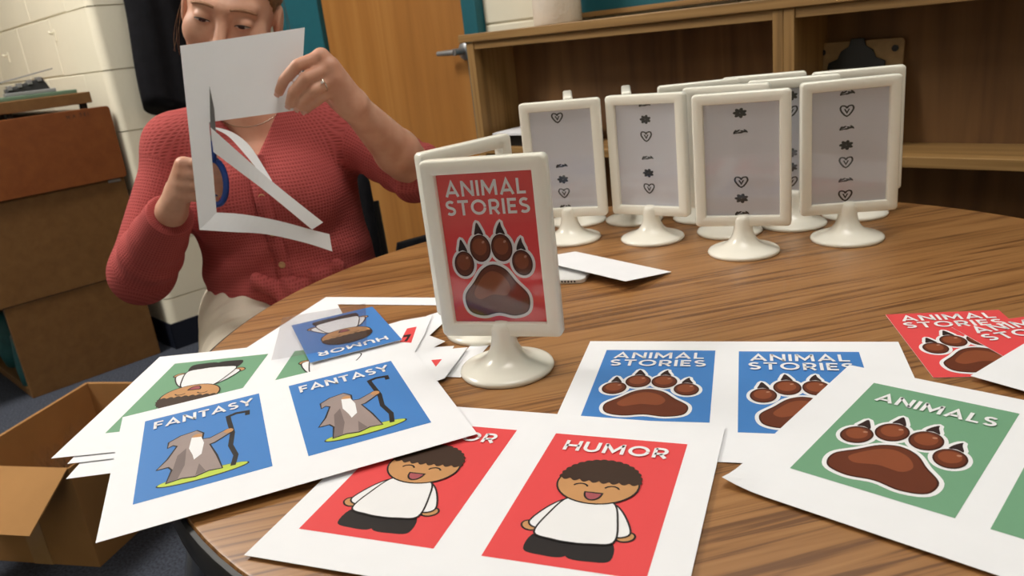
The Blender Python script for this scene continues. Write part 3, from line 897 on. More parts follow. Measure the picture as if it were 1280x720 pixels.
def print_card(parent, x, y, z, kind, colour, w=CW, h=CHT, name='printed_card'):
    """a card-sized print: coloured ground with lettering and a picture as sub-parts"""
    g = MB().add([(0, 0, 0), (w / 100, 0, 0), (w / 100, h / 100, 0), (0, h / 100, 0)], [(0, 1, 2, 3)])
    o = g.build(name, M[colour], parent, loc=(x / 100, y / 100, z))
    t = Art(); t.z = 16
    if kind == 'animal stories':
        text(t, 'ANIMAL', 0.95, 9.2, 12.95, 1.5, sw=0.95); text(t, 'STORIES', 0.8, 9.45, 11.1, 1.5, sw=0.95)
    elif kind == 'animals':
        text(t, 'ANIMALS', 1.1, 9.3, 12.2, 1.45)
    elif kind == 'humor':
        text(t, 'HUMOR', 1.25, 9.05, 12.85, 1.4)
    elif kind == 'fantasy':
        text(t, 'FANTASY', 0.85, 9.5, 12.75, 1.55)
    l = t.build('lettering', o)
    p = Art()
    if kind in ('animal stories', 'animals'): paw(p, 0.0, 0.35 if kind == 'animals' else 0.0)
    elif kind == 'humor': boy(p)
    else: wizard(p)
    q = p.build('picture', o)
    for c in (l, q): c.scale = (w / CW, h / CHT, 1)
    return o

def slab(w, h, nx, ny, zf, th=0.00025):
    """thin sheet with its own thickness, lifted by zf(x, y); metres, lower left corner at origin"""
    mb = MB(); vt = []
    for side in (1, 0):
        for j in range(ny + 1):
            for i in range(nx + 1):
                x, y = w * i / nx, h * j / ny
                vt.append((x, y, zf(x, y) + (0 if side else -th)))
    m = (nx + 1) * (ny + 1); ff = []
    for j in range(ny):
        for i in range(nx):
            q = j * (nx + 1) + i
            ff.append((q, q + 1, q + nx + 2, q + nx + 1)); ff.append((m + q, m + q + nx + 1, m + q + nx + 2, m + q + 1))
    for i in range(nx):
        ff.append((i, m + i, m + i + 1, i + 1)); q = ny * (nx + 1) + i; ff.append((q, q + 1, m + q + 1, m + q))
    for j in range(ny):
        q = j * (nx + 1); ff.append((q, q + nx + 1, m + q + nx + 1, m + q)); q += nx
        ff.append((q, m + q, m + q + nx + 1, q + nx + 1))
    return mb.add(vt, ff)

SWD, SHT = 27.94, 21.59
GRP = 'printed card sheets spread on the table'
def sheet(name, x, y, z, deg, sc, off, cards, label, lift=None, group=GRP, size=(SWD, SHT)):
    """sheet whose first card's lower left corner sits at (x, y); off = sheet corner relative to it, cm"""
    zf = lift or (lambda a, b: 0.0)
    o = slab(size[0] / 100, size[1] / 100, 28, 22, zf).build(name, M['paper'])
    for p in o.data.vertices:
        p.co.x += off[0] / 100; p.co.y += off[1] / 100
    o.location = (x, y, T + z); o.rotation_euler = (0, 0, R(deg)); o.scale = (sc, sc, 1)
    for (cx, cy, kind, colour, w, h) in cards:
        print_card(o, cx, cy, 0.00012, kind, colour, w, h)
    return tag(o, label, 'printed sheet', group)

def corner_lift(cx, cy, rad, hgt):
    def f(x, y):
        d = math.hypot(x - cx, y - cy)
        return hgt * max(0.0, 1 - d / rad) ** 2
    return f

# blue ANIMAL STORIES sheet
sheet('printed_sheet', 0.038, 0.553, 0.001, -17.68, 0.995, (-2.0, -4.4),
      [(0, 1.2, 'animal stories', 'blue', CW, 13.8), (12.25, -0.15, 'animal stories', 'blue', CW, 15.0)],
      'white sheet with two blue ANIMAL STORIES paw cards')
# red HUMOR sheet
sheet('printed_sheet', -0.160, 0.454, 0.0028, -22.69, 0.989, (-1.98, -3.25),
      [(0, 0, 'humor', 'red', CW, CHT), (13.43, 0, 'humor', 'red', CW, CHT)],
      'white sheet with two red HUMOR cartoon boy cards at the front edge')
# green ANIMALS sheet
sheet('printed_sheet', 0.171, 0.457, 0.003, -45.42, 0.987, (-2.9, -3.95),
      [(0, 0, 'animals', 'green', CW, CHT), (12.0, 0, 'animals', 'green', CW, CHT)],
      'white sheet with green ANIMALS paw cards at the right', lift=corner_lift(0.0, 0.0, 0.03, 0.004))
# blue FANTASY sheet on top of the left pile
sheet('printed_sheet', -0.292, 0.504, 0.0062, 19.09, 0.979, (-2.1, -4.0),
      [(0, 0, 'fantasy', 'blue', CW, CHT), (12.95, 0, 'fantasy', 'blue', CW, CHT)],
      'white sheet with two blue FANTASY wizard cards on top of the left pile')
# green HUMOR sheet, upside down under it
sheet('printed_sheet', -0.136, 0.779, 0.0042, 178.08, 1.0, (-2.0, -2.6),
      [(0, 0, 'humor', 'green', CW, CHT), (13.0, 0, 'humor', 'green', CW, CHT)],
      'upside-down white sheet with green cartoon boy cards under the FANTASY sheet')
# plain sheets deeper in the left pile
sheet('paper_sheet', -0.125, 0.775, 0.0030, 180.5, 1.0, (-2.0, -3.0), [], 'white sheet just below the green cartoon sheet, corner sticking out over the box', group='sheets under the left pile')
sheet('paper_sheet', -0.118, 0.762, 0.0018, 181.5, 1.0, (-2.0, -2.4), [], 'lowest white sheet of the left pile, corner nearest the box', group='sheets under the left pile')
# sheets whose corners point out right of the FANTASY sheet
def loose(name, x, y, z, deg, w, h, label, lift=None, group=None, cat='paper'):
    o = slab(w, h, 12, 12, lift or (lambda a, b: 0.0)).build(name, M['paper'], loc=(x, y, T + z), rot=(0, 0, R(deg)))
    return tag(o, label, cat, group)
def scrap(name, P, z, label, mat='paper'):
    o = MB().prism(P, 0, 0.0003).build(name, M[mat], loc=(0, 0, T + z))
    return tag(o, label, 'paper')
# leftover sheet with two card windows cut out
def cut_sheet():
    e = MB()
    W, H = 0.2794, 0.2159
    e.box(0, W, -0.026, 0, 0, 0.0003)
    e.prism([(0, -0.026), (0, -H), (0.11, -H), (0.11, -0.12), (0.033, -0.026)], 0, 0.0003)
    e.box(0.26, W, -0.18, -0.026, 0, 0.0003)
    e.box(0.11, W, -H, -0.18, 0, 0.0003)
    o = e.build('cut_out_sheet', M['paper'], loc=(-0.241, 0.974, T + 0.0006), rot=(0, 0, R(-21)))
    return tag(o, 'white leftover sheet with card windows cut out behind the left pile', 'paper')
cut_sheet()
s1 = scrap('paper_offcut', [(-0.200, 0.800), (-0.128, 0.838), (-0.094, 0.843), (-0.098, 0.790), (-0.105, 0.740), (-0.20, 0.70)], 0.0046, 'white paper offcut with a small red printed fragment beside the blue card')
MB().prism([(-0.1195, 0.809), (-0.109, 0.8115), (-0.111, 0.765), (-0.1235, 0.771)], 0.0003, 0.00045).build('red_print', M['red'], s1)
MB().prism([(-0.1215, 0.789), (-0.113, 0.790), (-0.116, 0.770), (-0.119, 0.771), (-0.1165, 0.784), (-0.1212, 0.783)], 0.00045, 0.0006).build('black_print', M['black'], s1)
s2 = scrap('paper_offcut', [(-0.20, 0.72), (-0.100, 0.849), (-0.080, 0.862), (-0.076, 0.83), (-0.0935, 0.785), (-0.0755, 0.7625), (-0.10, 0.735), (-0.18, 0.69)], 0.0028, 'pointed white paper offcut behind the red fragment, nearest the empty stand')
s3 = scrap('paper_offcut', [(-0.20, 0.66), (-0.094, 0.749), (-0.0655, 0.745), (-0.067, 0.738), (-0.0515, 0.737), (-0.0715, 0.668), (-0.15, 0.62)], 0.0036, 'white paper corner with a red triangle beside the front stand base')
MB().prism([(-0.087, 0.7145), (-0.0765, 0.7135), (-0.0815, 0.697)], 0.0003, 0.00045).build('red_print', M['red'], s3)
# blue HUMOR card, upside down, with its clear film
bc = MB().box(0, CW / 100, 0, CHT / 100, -0.0003, 0).build('printed_card', M['paper'], loc=(-0.1685, 0.893, T + 0.0072), rot=(R(0.3), 0, R(-158.8)))
bc.scale = (0.945, 0.87, 1)
print_card(bc, 0, 0, 0.00012, 'humor', 'blue', name='card_face')
tag(bc, 'blue HUMOR card lying upside down on the left pile', 'printed card', 'cut printed cards')
pf = slab(0.098, 0.136, 8, 8, lambda a, b: 0.0).build('plastic_film', M['film'], loc=(-0.253, 0.750, T + 0.0098), rot=(0, 0, R(9)))
tag(pf, 'clear plastic film lying over the blue HUMOR card', 'plastic film')
# two red ANIMAL STORIES cards
for (x, y, z, a, sx, sy, lab) in ((0.327, 0.564, 0.0006, -12.0, 0.98, 0.93, 'left one of the two overlapping red ANIMAL STORIES cards'), (0.401, 0.507, 0.0014, 3.0, 1.0, 0.97, 'right one of the two red ANIMAL STORIES cards, cut by the picture edge')):
    rc = MB().box(0, CW / 100, 0, CHT / 100, -0.0003, 0).build('printed_card', M['paper'], loc=(x, y, T + z), rot=(0, 0, R(a)))
    rc.scale = (sx, sy, 1)
    print_card(rc, 0, 0, 0.00012, 'animal stories', 'red', name='card_face')
    tag(rc, lab, 'printed card', 'cut printed cards')
# white sheet at the right picture edge
o = slab(0.216, 0.16, 10, 10, lambda a, b: 0.0).build('paper_sheet', M['paper'], rot=(0, 0, R(32)))
for p in o.data.vertices: p.co.y -= 0.16
o.location = (0.350, 0.553, T + 0.0045)
tag(o, 'blank white sheet over the red cards at the right picture edge', 'paper')
# blank card leaning on the phone
o = slab(0.172, 0.079, 10, 10, lambda a, b: 0.0105 * (1 - b / 0.079) + 0.001, 0.0004).build('blank_card', M['paper'])
for p in o.data.vertices: p.co.y -= 0.079
o.location = (0.093, 1.046, T + 0.001); o.rotation_euler = (0, 0, R(-53.7))
tag(o, 'blank white card tilted up behind the front stand', 'card')
BLANK = o
ph = empty('phone', (0.088, 0.905, T), R(-20))
MB().prism(rrect(-0.13, 0.0, 0.0, 0.055, 0.009), 0.0003, 0.0062).build('body', M['phone'], ph, bevel=0.0015)
for k in range(6):
    MB().lathe([(0, 0.0), (0.0012, 0.0), (0.0012, 0.0006), (0, 0.0006)], 10, M=Matrix.Translation((-0.012 - k * 0.004, 0.0003, 0.0034)) @ Matrix.Rotation(R(90), 4, 'X')).build('speaker_hole', M['dark'], ph)
tag(ph, 'white phone lying behind the front picture stand', 'phone')

# ------------------------------------------------------------------ picture stands
FW, FH, FZ, FB = 0.116, 0.166, 0.035, 0.0137
def frame_mesh():
    mb = MB(); loops = [(FB, -0.003), (FB - 0.0008, -0.0062), (FB - 0.002, -0.007), (0.0022, -0.007), (0.0007, -0.0062), (0, -0.0045), (0, 0.0045), (0.0007, 0.0062), (0.0022, 0.007), (FB - 0.002, 0.007), (FB - 0.0008, 0.0062), (FB, 0.003)]
    n = None
    for ins, y in loops:
        r = max(0.0008, 0.0048 - ins * 0.3)
        P = rrect(-FW / 2 + ins, FW / 2 - ins, FZ + ins, FZ + FH - ins, r, 4)
        n = len(P); mb.v += [(p[0], y, p[1]) for p in P]
    K = len(loops)
    for k in range(K):
        for i in range(n):
            j = (i + 1) % n; k2 = (k + 1) % K
            mb.f.append((k * n + i, k * n + j, k2 * n + j, k2 * n + i)); mb.m.append(0)
    return mb
def motif_heart(a, x, y, s):
    P = spline([(x, y - s), (x + 0.8 * s, y + 0.1 * s), (x + 0.7 * s, y + 0.8 * s), (x + 0.2 * s, y + 0.75 * s), (x, y + 0.45 * s), (x - 0.2 * s, y + 0.75 * s), (x - 0.7 * s, y + 0.8 * s), (x - 0.8 * s, y + 0.1 * s)], 3)
    a.stroke(P, 0.24 * s, 'motif', True, lay=2)
    a.stroke([(x - 0.3 * s, y + 0.3 * s), (x, y - 0.4 * s), (x + 0.3 * s, y + 0.3 * s)], 0.2 * s, 'motif', lay=3)
def motif_leaf(a, x, y, s):
    for k in range(5):
        a.poly(ell(x + (k - 2) * 0.36 * s, y + 0.16 * s * math.sin(k * 2.2), 0.40 * s, 0.15 * s, 10, rot=1.1 - 0.5 * k), 'motif', 2 + k * 0.3)
    a.stroke([(x - 0.9 * s, y - 0.32 * s), (x, y - 0.12 * s), (x + 0.9 * s, y - 0.05 * s)], 0.16 * s, 'motif', lay=4)
def motif_flower(a, x, y, s):
    for k in range(7):
        t = 2 * math.pi / 7 * k + 0.4
        a.poly(ell(x + 0.50 * s * math.cos(t), y + 0.46 * s * math.sin(t), 0.44 * s, 0.27 * s, 12, rot=t), 'motif', 2 + k * 0.2)
MOT = {'h': motif_heart, 'l': motif_leaf, 'f': motif_flower}
FRAME = [None]; BASE = [None]
def stand(x, y, deg, label, insert=None, colx=0.47):
    e = empty('picture_stand', (x, y, T), R(deg))
    if FRAME[0] is None:
        FRAME[0] = auto_smooth(frame_mesh().build('frame', M['plastic'], e), 40)
        BASE[0] = auto_smooth(MB().lathe([(0, 0.0003), (0.0435, 0.0003), (0.0445, 0.002), (0.0437, 0.0043), (0.0405, 0.0058), (0.0335, 0.0076), (0.0258, 0.0106), (0.0192, 0.0148), (0.0154, 0.0198), (0.0129, 0.0256), (0.0116, 0.032), (0.0112, 0.039), (0.0108, 0.0435), (0.0092, 0.0472), (0.0058, 0.0493), (0, 0.05)], 48).build('stand_base', M['plastic'], e), 50)
    else:
        share(FRAME[0], 'frame', e); share(BASE[0], 'stand_base', e)
    if insert is not None:
        iw, ih = FW - 2 * FB + 0.002, FH - 2 * FB + 0.002
        z0 = FZ + FB - 0.001
        ins = MB().box(-iw / 2, iw / 2, -0.0015, 0.0015, z0, z0 + ih).build('insert', M['greypaper'] if insert != 'animal' else M['paper'], e)
        # art lies in the insert plane: local xy -> x, z
        if insert == 'animal':
            c = print_card(ins, 0, 0, 0, 'animal stories', 'red', 9.2, 14.1)
            c.location = (-0.046, -0.00165, z0 + ih / 2 - 0.0705); c.rotation_euler = (R(90), 0, 0)
        else:
            a = Art(); W, H = iw * 100, ih * 100
            for ch, fy in insert:
                MOT[ch](a, W * (colx - 0.5) / 1.3, H * (1 - fy), 0.70)
            if a.mb.v:
                c = a.build('printed_motifs', ins); c.location = (0, -0.0016, z0); c.rotation_euler = (R(90), 0, 0); c.scale = (1.3, 1, 1)
        MB().box(-iw / 2, iw / 2, -0.0032, -0.0028, z0, z0 + ih).build('clear_cover', M['clear'], e)
    return tag(e, label, 'picture stand', 'white plastic picture stands')
stand(-0.013, 0.681, -19.03, 'white picture stand with the red ANIMAL STORIES card at the front', 'animal')
stand(-0.031, 0.787, 41.0, 'empty white picture stand standing right behind the ANIMAL STORIES stand')
stand(0.095, 1.121, -19.7, 'white stand with grey insert, leftmost of the front row at the back', [('h', 0.075), ('l', 0.56), ('f', 0.70), ('h', 0.84), ('l', 0.985)], 0.46)
stand(0.206, 1.072, -37.6, 'white stand with grey insert, second from the left in the front row', [('l', 0.01), ('f', 0.15), ('h', 0.31), ('l', 0.52), ('f', 0.67), ('h', 0.82)], 0.5)
stand(0.300, 0.960, -24.5, 'white stand with grey insert, third in the front row, nearest the camera', [('f', 0.09), ('l', 0.25), ('h', 0.69), ('f', 0.84), ('l', 0.975)], 0.49)
stand(0.435, 0.964, -10.3, 'white stand with grey insert, rightmost of the front row', [('l', 0.03), ('h', 0.18), ('l', 0.33), ('f', 0.48), ('h', 0.63), ('l', 0.79), ('h', 0.93)], 0.46)
stand(0.118, 1.223, 84.5, 'white stand turned edge-on behind the leftmost grey-insert stand', [('f', 0.3), ('h', 0.5)])
stand(0.202, 1.191, 80.5, 'white stand turned edge-on behind the second grey-insert stand', [('f', 0.3), ('h', 0.5)])
stand(0.300, 1.155, -8.0, 'white stand in the far row behind the gap of second and third stands', [('f', 0.1), ('h', 0.3), ('l', 0.6)])
stand(0.312, 1.060, -33.0, 'white stand directly behind the third grey-insert stand', [('f', 0.1), ('h', 0.3), ('l', 0.6)])
stand(0.402, 1.060, -20.0, 'white stand seen in the gap between the third and rightmost stands', [('f', 0.08), ('h', 0.22), ('f', 0.62), ('f', 0.76), ('h', 0.9)])
stand(0.395, 1.155, -18.0, 'white stand in the far row, only its top edge showing', [('f', 0.1), ('h', 0.3), ('l', 0.6)])
stand(0.495, 1.075, -18.0, 'white stand directly behind the rightmost grey-insert stand', [('f', 0.1), ('h', 0.3), ('l', 0.6)])

# ------------------------------------------------------------------ implicit-surface modelling for the figure
def V3(*a): return np.array(a, np.float32)
def d_cone(P, a, b, r1, r2):
    a = np.asarray(a, np.float32); b = np.asarray(b, np.float32)
    ab = b - a
    t = np.clip(((P - a) @ ab) / float(ab @ ab), 0, 1)
    return np.linalg.norm(P - a - t[:, None] * ab, axis=1) - (r1 + t * (r2 - r1))
def d_ell(P, c, r, Rm=None):
    q = P - np.asarray(c, np.float32)
    if Rm is not None: q = q @ Rm            # world -> local (Rm columns = local axes)
    r = np.asarray(r, np.float32)
    k0 = np.linalg.norm(q / r, axis=1); k1 = np.linalg.norm(q / (r * r), axis=1)
    return k0 * (k0 - 1) / np.maximum(k1, 1e-6)
def smin(a, b, k):
    h = np.clip(0.5 + 0.5 * (b - a) / k, 0, 1)
    return b + (a - b) * h - k * h * (1 - h)
def smax(a, b, k): return -smin(-a, -b, k)
def chain(P, pts, rads, k=0.0):
    d = None
    for i in range(len(pts) - 1):
        c = d_cone(P, pts[i], pts[i + 1], rads[i], rads[i + 1])
        d = c if d is None else (smin(d, c, k) if k else np.minimum(d, c))
    return d

def surface(f, lo, hi, h, B=8):
    """sparse surface nets: f(points Nx3) -> distance; returns vertices and quads"""
    lo = np.asarray(lo, np.float32); hi = np.asarray(hi, np.float32)
    nb = np.ceil((hi - lo) / (h * B)).astype(int)
    g = np.stack(np.meshgrid(*[np.arange(n) for n in nb], indexing='ij'), -1).reshape(-1, 3)
    cen = lo + (g + 0.5) * (h * B)
    d = f(cen.astype(np.float32))
    g = g[np.abs(d) < h * B * 1.25]
    off = np.stack(np.meshgrid(*[np.arange(B + 1)] * 3, indexing='ij'), -1).reshape(-1, 3)
    vals = np.empty((len(g), (B + 1) ** 3), np.float32)
    CHK = 400
    for s in range(0, len(g), CHK):
        pts = (lo + (g[s:s + CHK, None, :] * B + off[None]) * h).reshape(-1, 3).astype(np.float32)
        vals[s:s + CHK] = f(pts).reshape(-1, (B + 1) ** 3)
    D = vals.reshape(-1, B + 1, B + 1, B + 1)
    cor = [(i, j, k) for i in (0, 1) for j in (0, 1) for k in (0, 1)]
    cv = np.stack([D[:, i:B + i, j:B + j, k:B + k] for i, j, k in cor], -1)      # cells x 8
    neg = (cv < 0).sum(-1)
    act = (neg > 0) & (neg < 8)
    bi, ci, cj, ck = np.nonzero(act)
    c = cv[bi, ci, cj, ck]
    acc = np.zeros((len(bi), 3)); cnt = np.zeros(len(bi))
    ca = np.array(cor, float)
    for e0 in range(8):
        for e1 in range(e0 + 1, 8):
            if np.abs(ca[e0] - ca[e1]).sum() != 1: continue
            a, b = c[:, e0], c[:, e1]
            m = (a < 0) != (b < 0)
            t = np.where(m, a / np.where(m, a - b, 1), 0)
            acc += np.where(m[:, None], ca[e0] + t[:, None] * (ca[e1] - ca[e0]), 0); cnt += m
    G = g[bi] * B + np.stack([ci, cj, ck], -1)
    vert = lo + (G + acc / cnt[:, None]) * h
    N = nb * B + 2
    key = (G[:, 0].astype(np.int64) * N[1] + G[:, 1]) * N[2] + G[:, 2]
    order = np.argsort(key); ks = key[order]
    def look(I):
        kk = (I[:, 0].astype(np.int64) * N[1] + I[:, 1]) * N[2] + I[:, 2]
        p = np.clip(np.searchsorted(ks, kk), 0, len(ks) - 1)
        return np.where(ks[p] == kk, order[p], -1)
    quads = []
    for ax in range(3):
        sl0 = [slice(0, B)] * 3; sl1 = [slice(0, B)] * 3
        sl1[ax] = slice(1, B + 1)
        A = D[(slice(None),) + tuple(sl0)]; Bv = D[(slice(None),) + tuple(sl1)]
        m = (A < 0) != (Bv < 0)
        b2, i, j, k = np.nonzero(m)
        I = g[b2] * B + np.stack([i, j, k], -1)
        u, w = [(1, 2), (2, 0), (0, 1)][ax]
        du = np.zeros(3, int); du[u] = 1; dw = np.zeros(3, int); dw[w] = 1
        q = np.stack([look(I), look(I - du), look(I - du - dw), look(I - dw)], -1)
        flip = (A[b2, i, j, k] > 0)
        q = np.where(flip[:, None], q[:, ::-1], q)
        quads.append(q[(q >= 0).all(1)])
    return vert, np.concatenate(quads)

def sdf_object(name, f, lo, hi, h, mat, parent=None, attrs=None, iters=1):
    v, q = surface(f, lo, hi, h)
    me = bpy.data.meshes.new(name)
    me.vertices.add(len(v)); me.vertices.foreach_set('co', v.astype(np.float32).ravel())
    me.loops.add(len(q) * 4); me.loops.foreach_set('vertex_index', q.astype(np.int32).ravel())
    me.polygons.add(len(q)); me.polygons.foreach_set('loop_start', np.arange(0, len(q) * 4, 4, dtype=np.int32))
    me.update(calc_edges=True); me.validate()
    me.polygons.foreach_set('use_smooth', np.ones(len(me.polygons), bool))
    me.materials.append(mat)
    if attrs:
        for k, a in attrs(v).items():
            at = me.attributes.new(k, 'FLOAT', 'POINT'); at.data.foreach_set('value', a.astype(np.float32))
    o = bpy.data.objects.new(name, me); COL.objects.link(o)
    if iters:
        md = o.modifiers.new('smooth', 'SMOOTH'); md.factor = 0.5; md.iterations = iters
    if parent is not None: o.parent = parent
    return o

# ------------------------------------------------------------------ the woman: joints in world metres
BJ = dict(shR=(-0.580, 1.475, 0.848), shL=(-0.268, 1.490, 0.832), elL=(-0.140, 1.365, 0.765), wrL=(-0.2033, 1.215, 0.8989),
          elR=(-0.655, 1.370, 0.646), wrR=(-0.5246, 1.245, 0.7666), neck=(-0.428, 1.468, 0.895))
LH = {'iM':(-0.2321,1.1800,0.9755),'iP':(-0.2642,1.1620,0.9676),'iD':(-0.2874,1.1650,0.9499),'iT':(-0.2993,1.1720,0.9341),'mM':(-0.2204,1.1780,0.9602),'mP':(-0.2535,1.1580,0.9501),'mD':(-0.2771,1.1630,0.9322),'mT':(-0.2876,1.1710,0.9159),'rM':(-0.2197,1.1800,0.9448),'rP':(-0.2463,1.1620,0.9324),'rD':(-0.2671,1.1670,0.9195),'rT':(-0.2757,1.1720,0.9099),'pM':(-0.2284,1.1860,0.9288),'pP':(-0.2473,1.1720,0.9168),'pD':(-0.2604,1.1740,0.9097),'pT':(-0.2675,1.1780,0.9044),'t0':(-0.2230,1.2150,0.9106),'t1':(-0.2458,1.2250,0.9278),'t2':(-0.2640,1.2220,0.9371),'t3':(-0.2833,1.2120,0.9376),'wr':(-0.2033,1.2150,0.8989)}
RH = {'iM':(-0.4702,1.2000,0.8443),'iP':(-0.4285,1.1950,0.8439),'iD':(-0.4179,1.2050,0.8301),'iT':(-0.4299,1.2200,0.8203),'mM':(-0.4717,1.1980,0.8302),'mP':(-0.4283,1.1920,0.8250),'mD':(-0.4194,1.2050,0.8130),'mT':(-0.4357,1.2200,0.8060),'rM':(-0.4762,1.2000,0.8144),'rP':(-0.4344,1.1950,0.8080),'rD':(-0.4260,1.2070,0.7973),'rT':(-0.4415,1.2200,0.7915),'pM':(-0.4831,1.2050,0.7982),'pP':(-0.4473,1.2000,0.7912),'pD':(-0.4401,1.2100,0.7833),'pT':(-0.4527,1.2220,0.7785),'t0':(-0.5010,1.2350,0.8058),'t1':(-0.4769,1.2400,0.8299),'t2':(-0.4531,1.2320,0.8447),'t3':(-0.4317,1.2220,0.8474),'wr':(-0.5246,1.2450,0.7666)}
# torso frame: x her left, y forward, z up
tf = Vector((0.08, -0.997, 0)).normalized(); tl = Vector((-tf.y, tf.x, 0))
TO = np.array((-0.428, 1.468, 0.0), np.float32)
TM = np.array([[tl.x, tf.x, 0], [tl.y, tf.y, 0], [0, 0, 1]], np.float32)      # columns = local axes
def TL(P): return (P - TO) @ TM
def tw(x, y, z): return TO + TM @ np.array((x, y, z), np.float32)

def torso(P):
    q = TL(P)
    d = d_ell(q, (0.012, 0.0, 0.50), (0.172, 0.125, 0.15))
    d = smin(d, d_ell(q, (0.010, 0.0, 0.62), (0.158, 0.112, 0.17)), 0.05)
    d = smin(d, d_ell(q, (0.002, -0.005, 0.755), (0.158, 0.112, 0.13)), 0.05)
    for sx in (-1, 1):
        d = smin(d, d_ell(q, (0.0 + sx * 0.068, 0.068, 0.745), (0.068, 0.062, 0.07)), 0.03)
    d = smin(d, d_cone(P, BJ['shR'], BJ['shL'], 0.052, 0.052), 0.05)
    nb = BJ['neck']
    for s in ('shR', 'shL'):
        d = smin(d, d_cone(P, nb, BJ[s], 0.055, 0.045), 0.04)
    return d

HEADC = np.array((-0.416, 1.425, 1.063), np.float32)
def rotm(ax, a):
    return np.array(Matrix.Rotation(a, 3, ax), np.float32)
# head frame: local x her left (picture right), y forward, z up
hf = Vector((0.13, -0.99, 0)).normalized(); hl = Vector((-hf.y, hf.x, 0))
HB = np.array([[hl.x, hf.x, 0], [hl.y, hf.y, 0], [0, 0, 1]], np.float32)
HM = HB @ rotm('Y', R(17)) @ rotm('X', R(-14))
def HL(P): return (P - HEADC) @ HM
def hw(x, y, z): return HEADC + HM @ np.array((x, y, z), np.float32)

def head(P):
    q = HL(P); ax = np.abs(q[:, 0]); qs = q.copy(); qs[:, 0] = ax
    d = d_ell(q, (0, -0.018, 0.042), (0.073, 0.090, 0.082))
    d = smin(d, d_ell(q, (0, 0.022, -0.02), (0.062, 0.066, 0.088)), 0.03)
    d = smin(d, d_cone(qs, V3(0.040, 0.010, -0.055), V3(0.012, 0.062, -0.092), 0.026, 0.018), 0.03)
    d = smin(d, d_ell(q, (0, 0.068, -0.090), (0.020, 0.016, 0.016)), 0.02)
    d = smin(d, d_ell(qs, (0.040, 0.056, -0.026), (0.026, 0.022, 0.026)), 0.02)           # cheeks
    d = smin(d, d_cone(qs, V3(0.006, 0.084, 0.022), V3(0.042, 0.066, 0.024), 0.010, 0.008), 0.016)   # brow
    d = smax(d, -d_ell(qs, (0.031, 0.098, 0.002), (0.017, 0.018, 0.013)), 0.012)          # sockets
    d = smin(d, d_cone(q, V3(0, 0.082, 0.012), V3(0, 0.104, -0.032), 0.0075, 0.0105), 0.010)   # nose
    d = smin(d, d_ell(qs, (0.011, 0.094, -0.037), (0.0075, 0.010, 0.007)), 0.006)
    d = smin(d, d_ell(q, (0, 0.083, -0.062), (0.024, 0.012, 0.014)), 0.012)               # mouth mound
    d = smin(d, d_ell(qs, (0.031, 0.074, 0.003), (0.0145, 0.0125, 0.0115)), 0.004)        # closed lids over the eye
    d = smin(d, d_ell(qs, (0.076, -0.012, -0.008), (0.008, 0.019, 0.031)), 0.008)         # ears
    d = smax(d, -d_ell(qs, (0.086, -0.008, -0.004), (0.006, 0.010, 0.018)), 0.005)
    return d

def hand(P, Hd, palm_k=0.012):
    w = np.array(Hd['wr'], np.float32)
    d = None
    for c, r in (('i', 0.0098), ('m', 0.0098), ('r', 0.0094), ('p', 0.0088)):
        ch = chain(P, [Hd[c + 'M'], Hd[c + 'P'], Hd[c + 'D'], Hd[c + 'T']], [r * 1.02, r * 0.92, r * 0.82, r * 0.70])
        d = ch if d is None else smin(d, ch, 0.003)
    palm = None
    for c, r in (('i', 0.0125), ('m', 0.0130), ('r', 0.0125), ('p', 0.0115)):
        m = np.array(Hd[c + 'M'], np.float32)
        cc = d_cone(P, w + (m - w) * 0.12, m, 0.018, r)
        palm = cc if palm is None else smin(palm, cc, 0.010)
    th = chain(P, [w + (np.array(Hd['t0'], np.float32) - w) * 0.4, Hd['t0'], Hd['t1'], Hd['t2'], Hd['t3']], [0.017, 0.0165, 0.0125, 0.0108, 0.0085], 0.004)
    d = smin(d, palm, 0.005)
    for c in 'imrp':
        d = smin(d, d_ell(P, V3(*Hd[c + 'M']) + V3(0, -0.0042, 0.002), (0.0092, 0.0092, 0.0080)), 0.004)
    return smin(d, th, 0.008)

def arms_skin(P):
    a = chain(P, [BJ['shL'], BJ['elL']], [0.042, 0.038])
    fa = np.array(BJ['elL']); wa = np.array(BJ['wrL']); mid = fa + (wa - fa) * 0.35
    a = smin(a, chain(P, [fa, mid, wa], [0.036, 0.037, 0.0225], 0.01), 0.012)
    b = chain(P, [BJ['shR'], BJ['elR'], BJ['wrR']], [0.042, 0.036, 0.0225], 0.01)
    return np.minimum(a, b)

def body(P):
    d = torso(P) + 0.014
    d = smin(d, arms_skin(P), 0.012)
    d = smin(d, d_cone(P, V3(*BJ['neck']) + V3(0, 0.004, -0.02), hw(0, -0.028, -0.045), 0.054, 0.047), 0.02)
    for fn, c, r in ((head, HEADC, 0.20), (lambda Q: hand(Q, LH), V3(-0.25, 1.19, 0.935), 0.13), (lambda Q: hand(Q, RH), V3(-0.465, 1.215, 0.81), 0.13)):
        m = np.linalg.norm(P - c, axis=1) < r
        if m.any():
            d[m] = smin(d[m], fn(P[m]), 0.012)
    return d
wm = sdf_object('person', body, (-0.73, 1.13, 0.36), (-0.07, 1.62, 1.20), 0.0028, M['skin'])
tag(wm, 'seated woman in a rose red knit top cutting a sheet of paper', 'person')

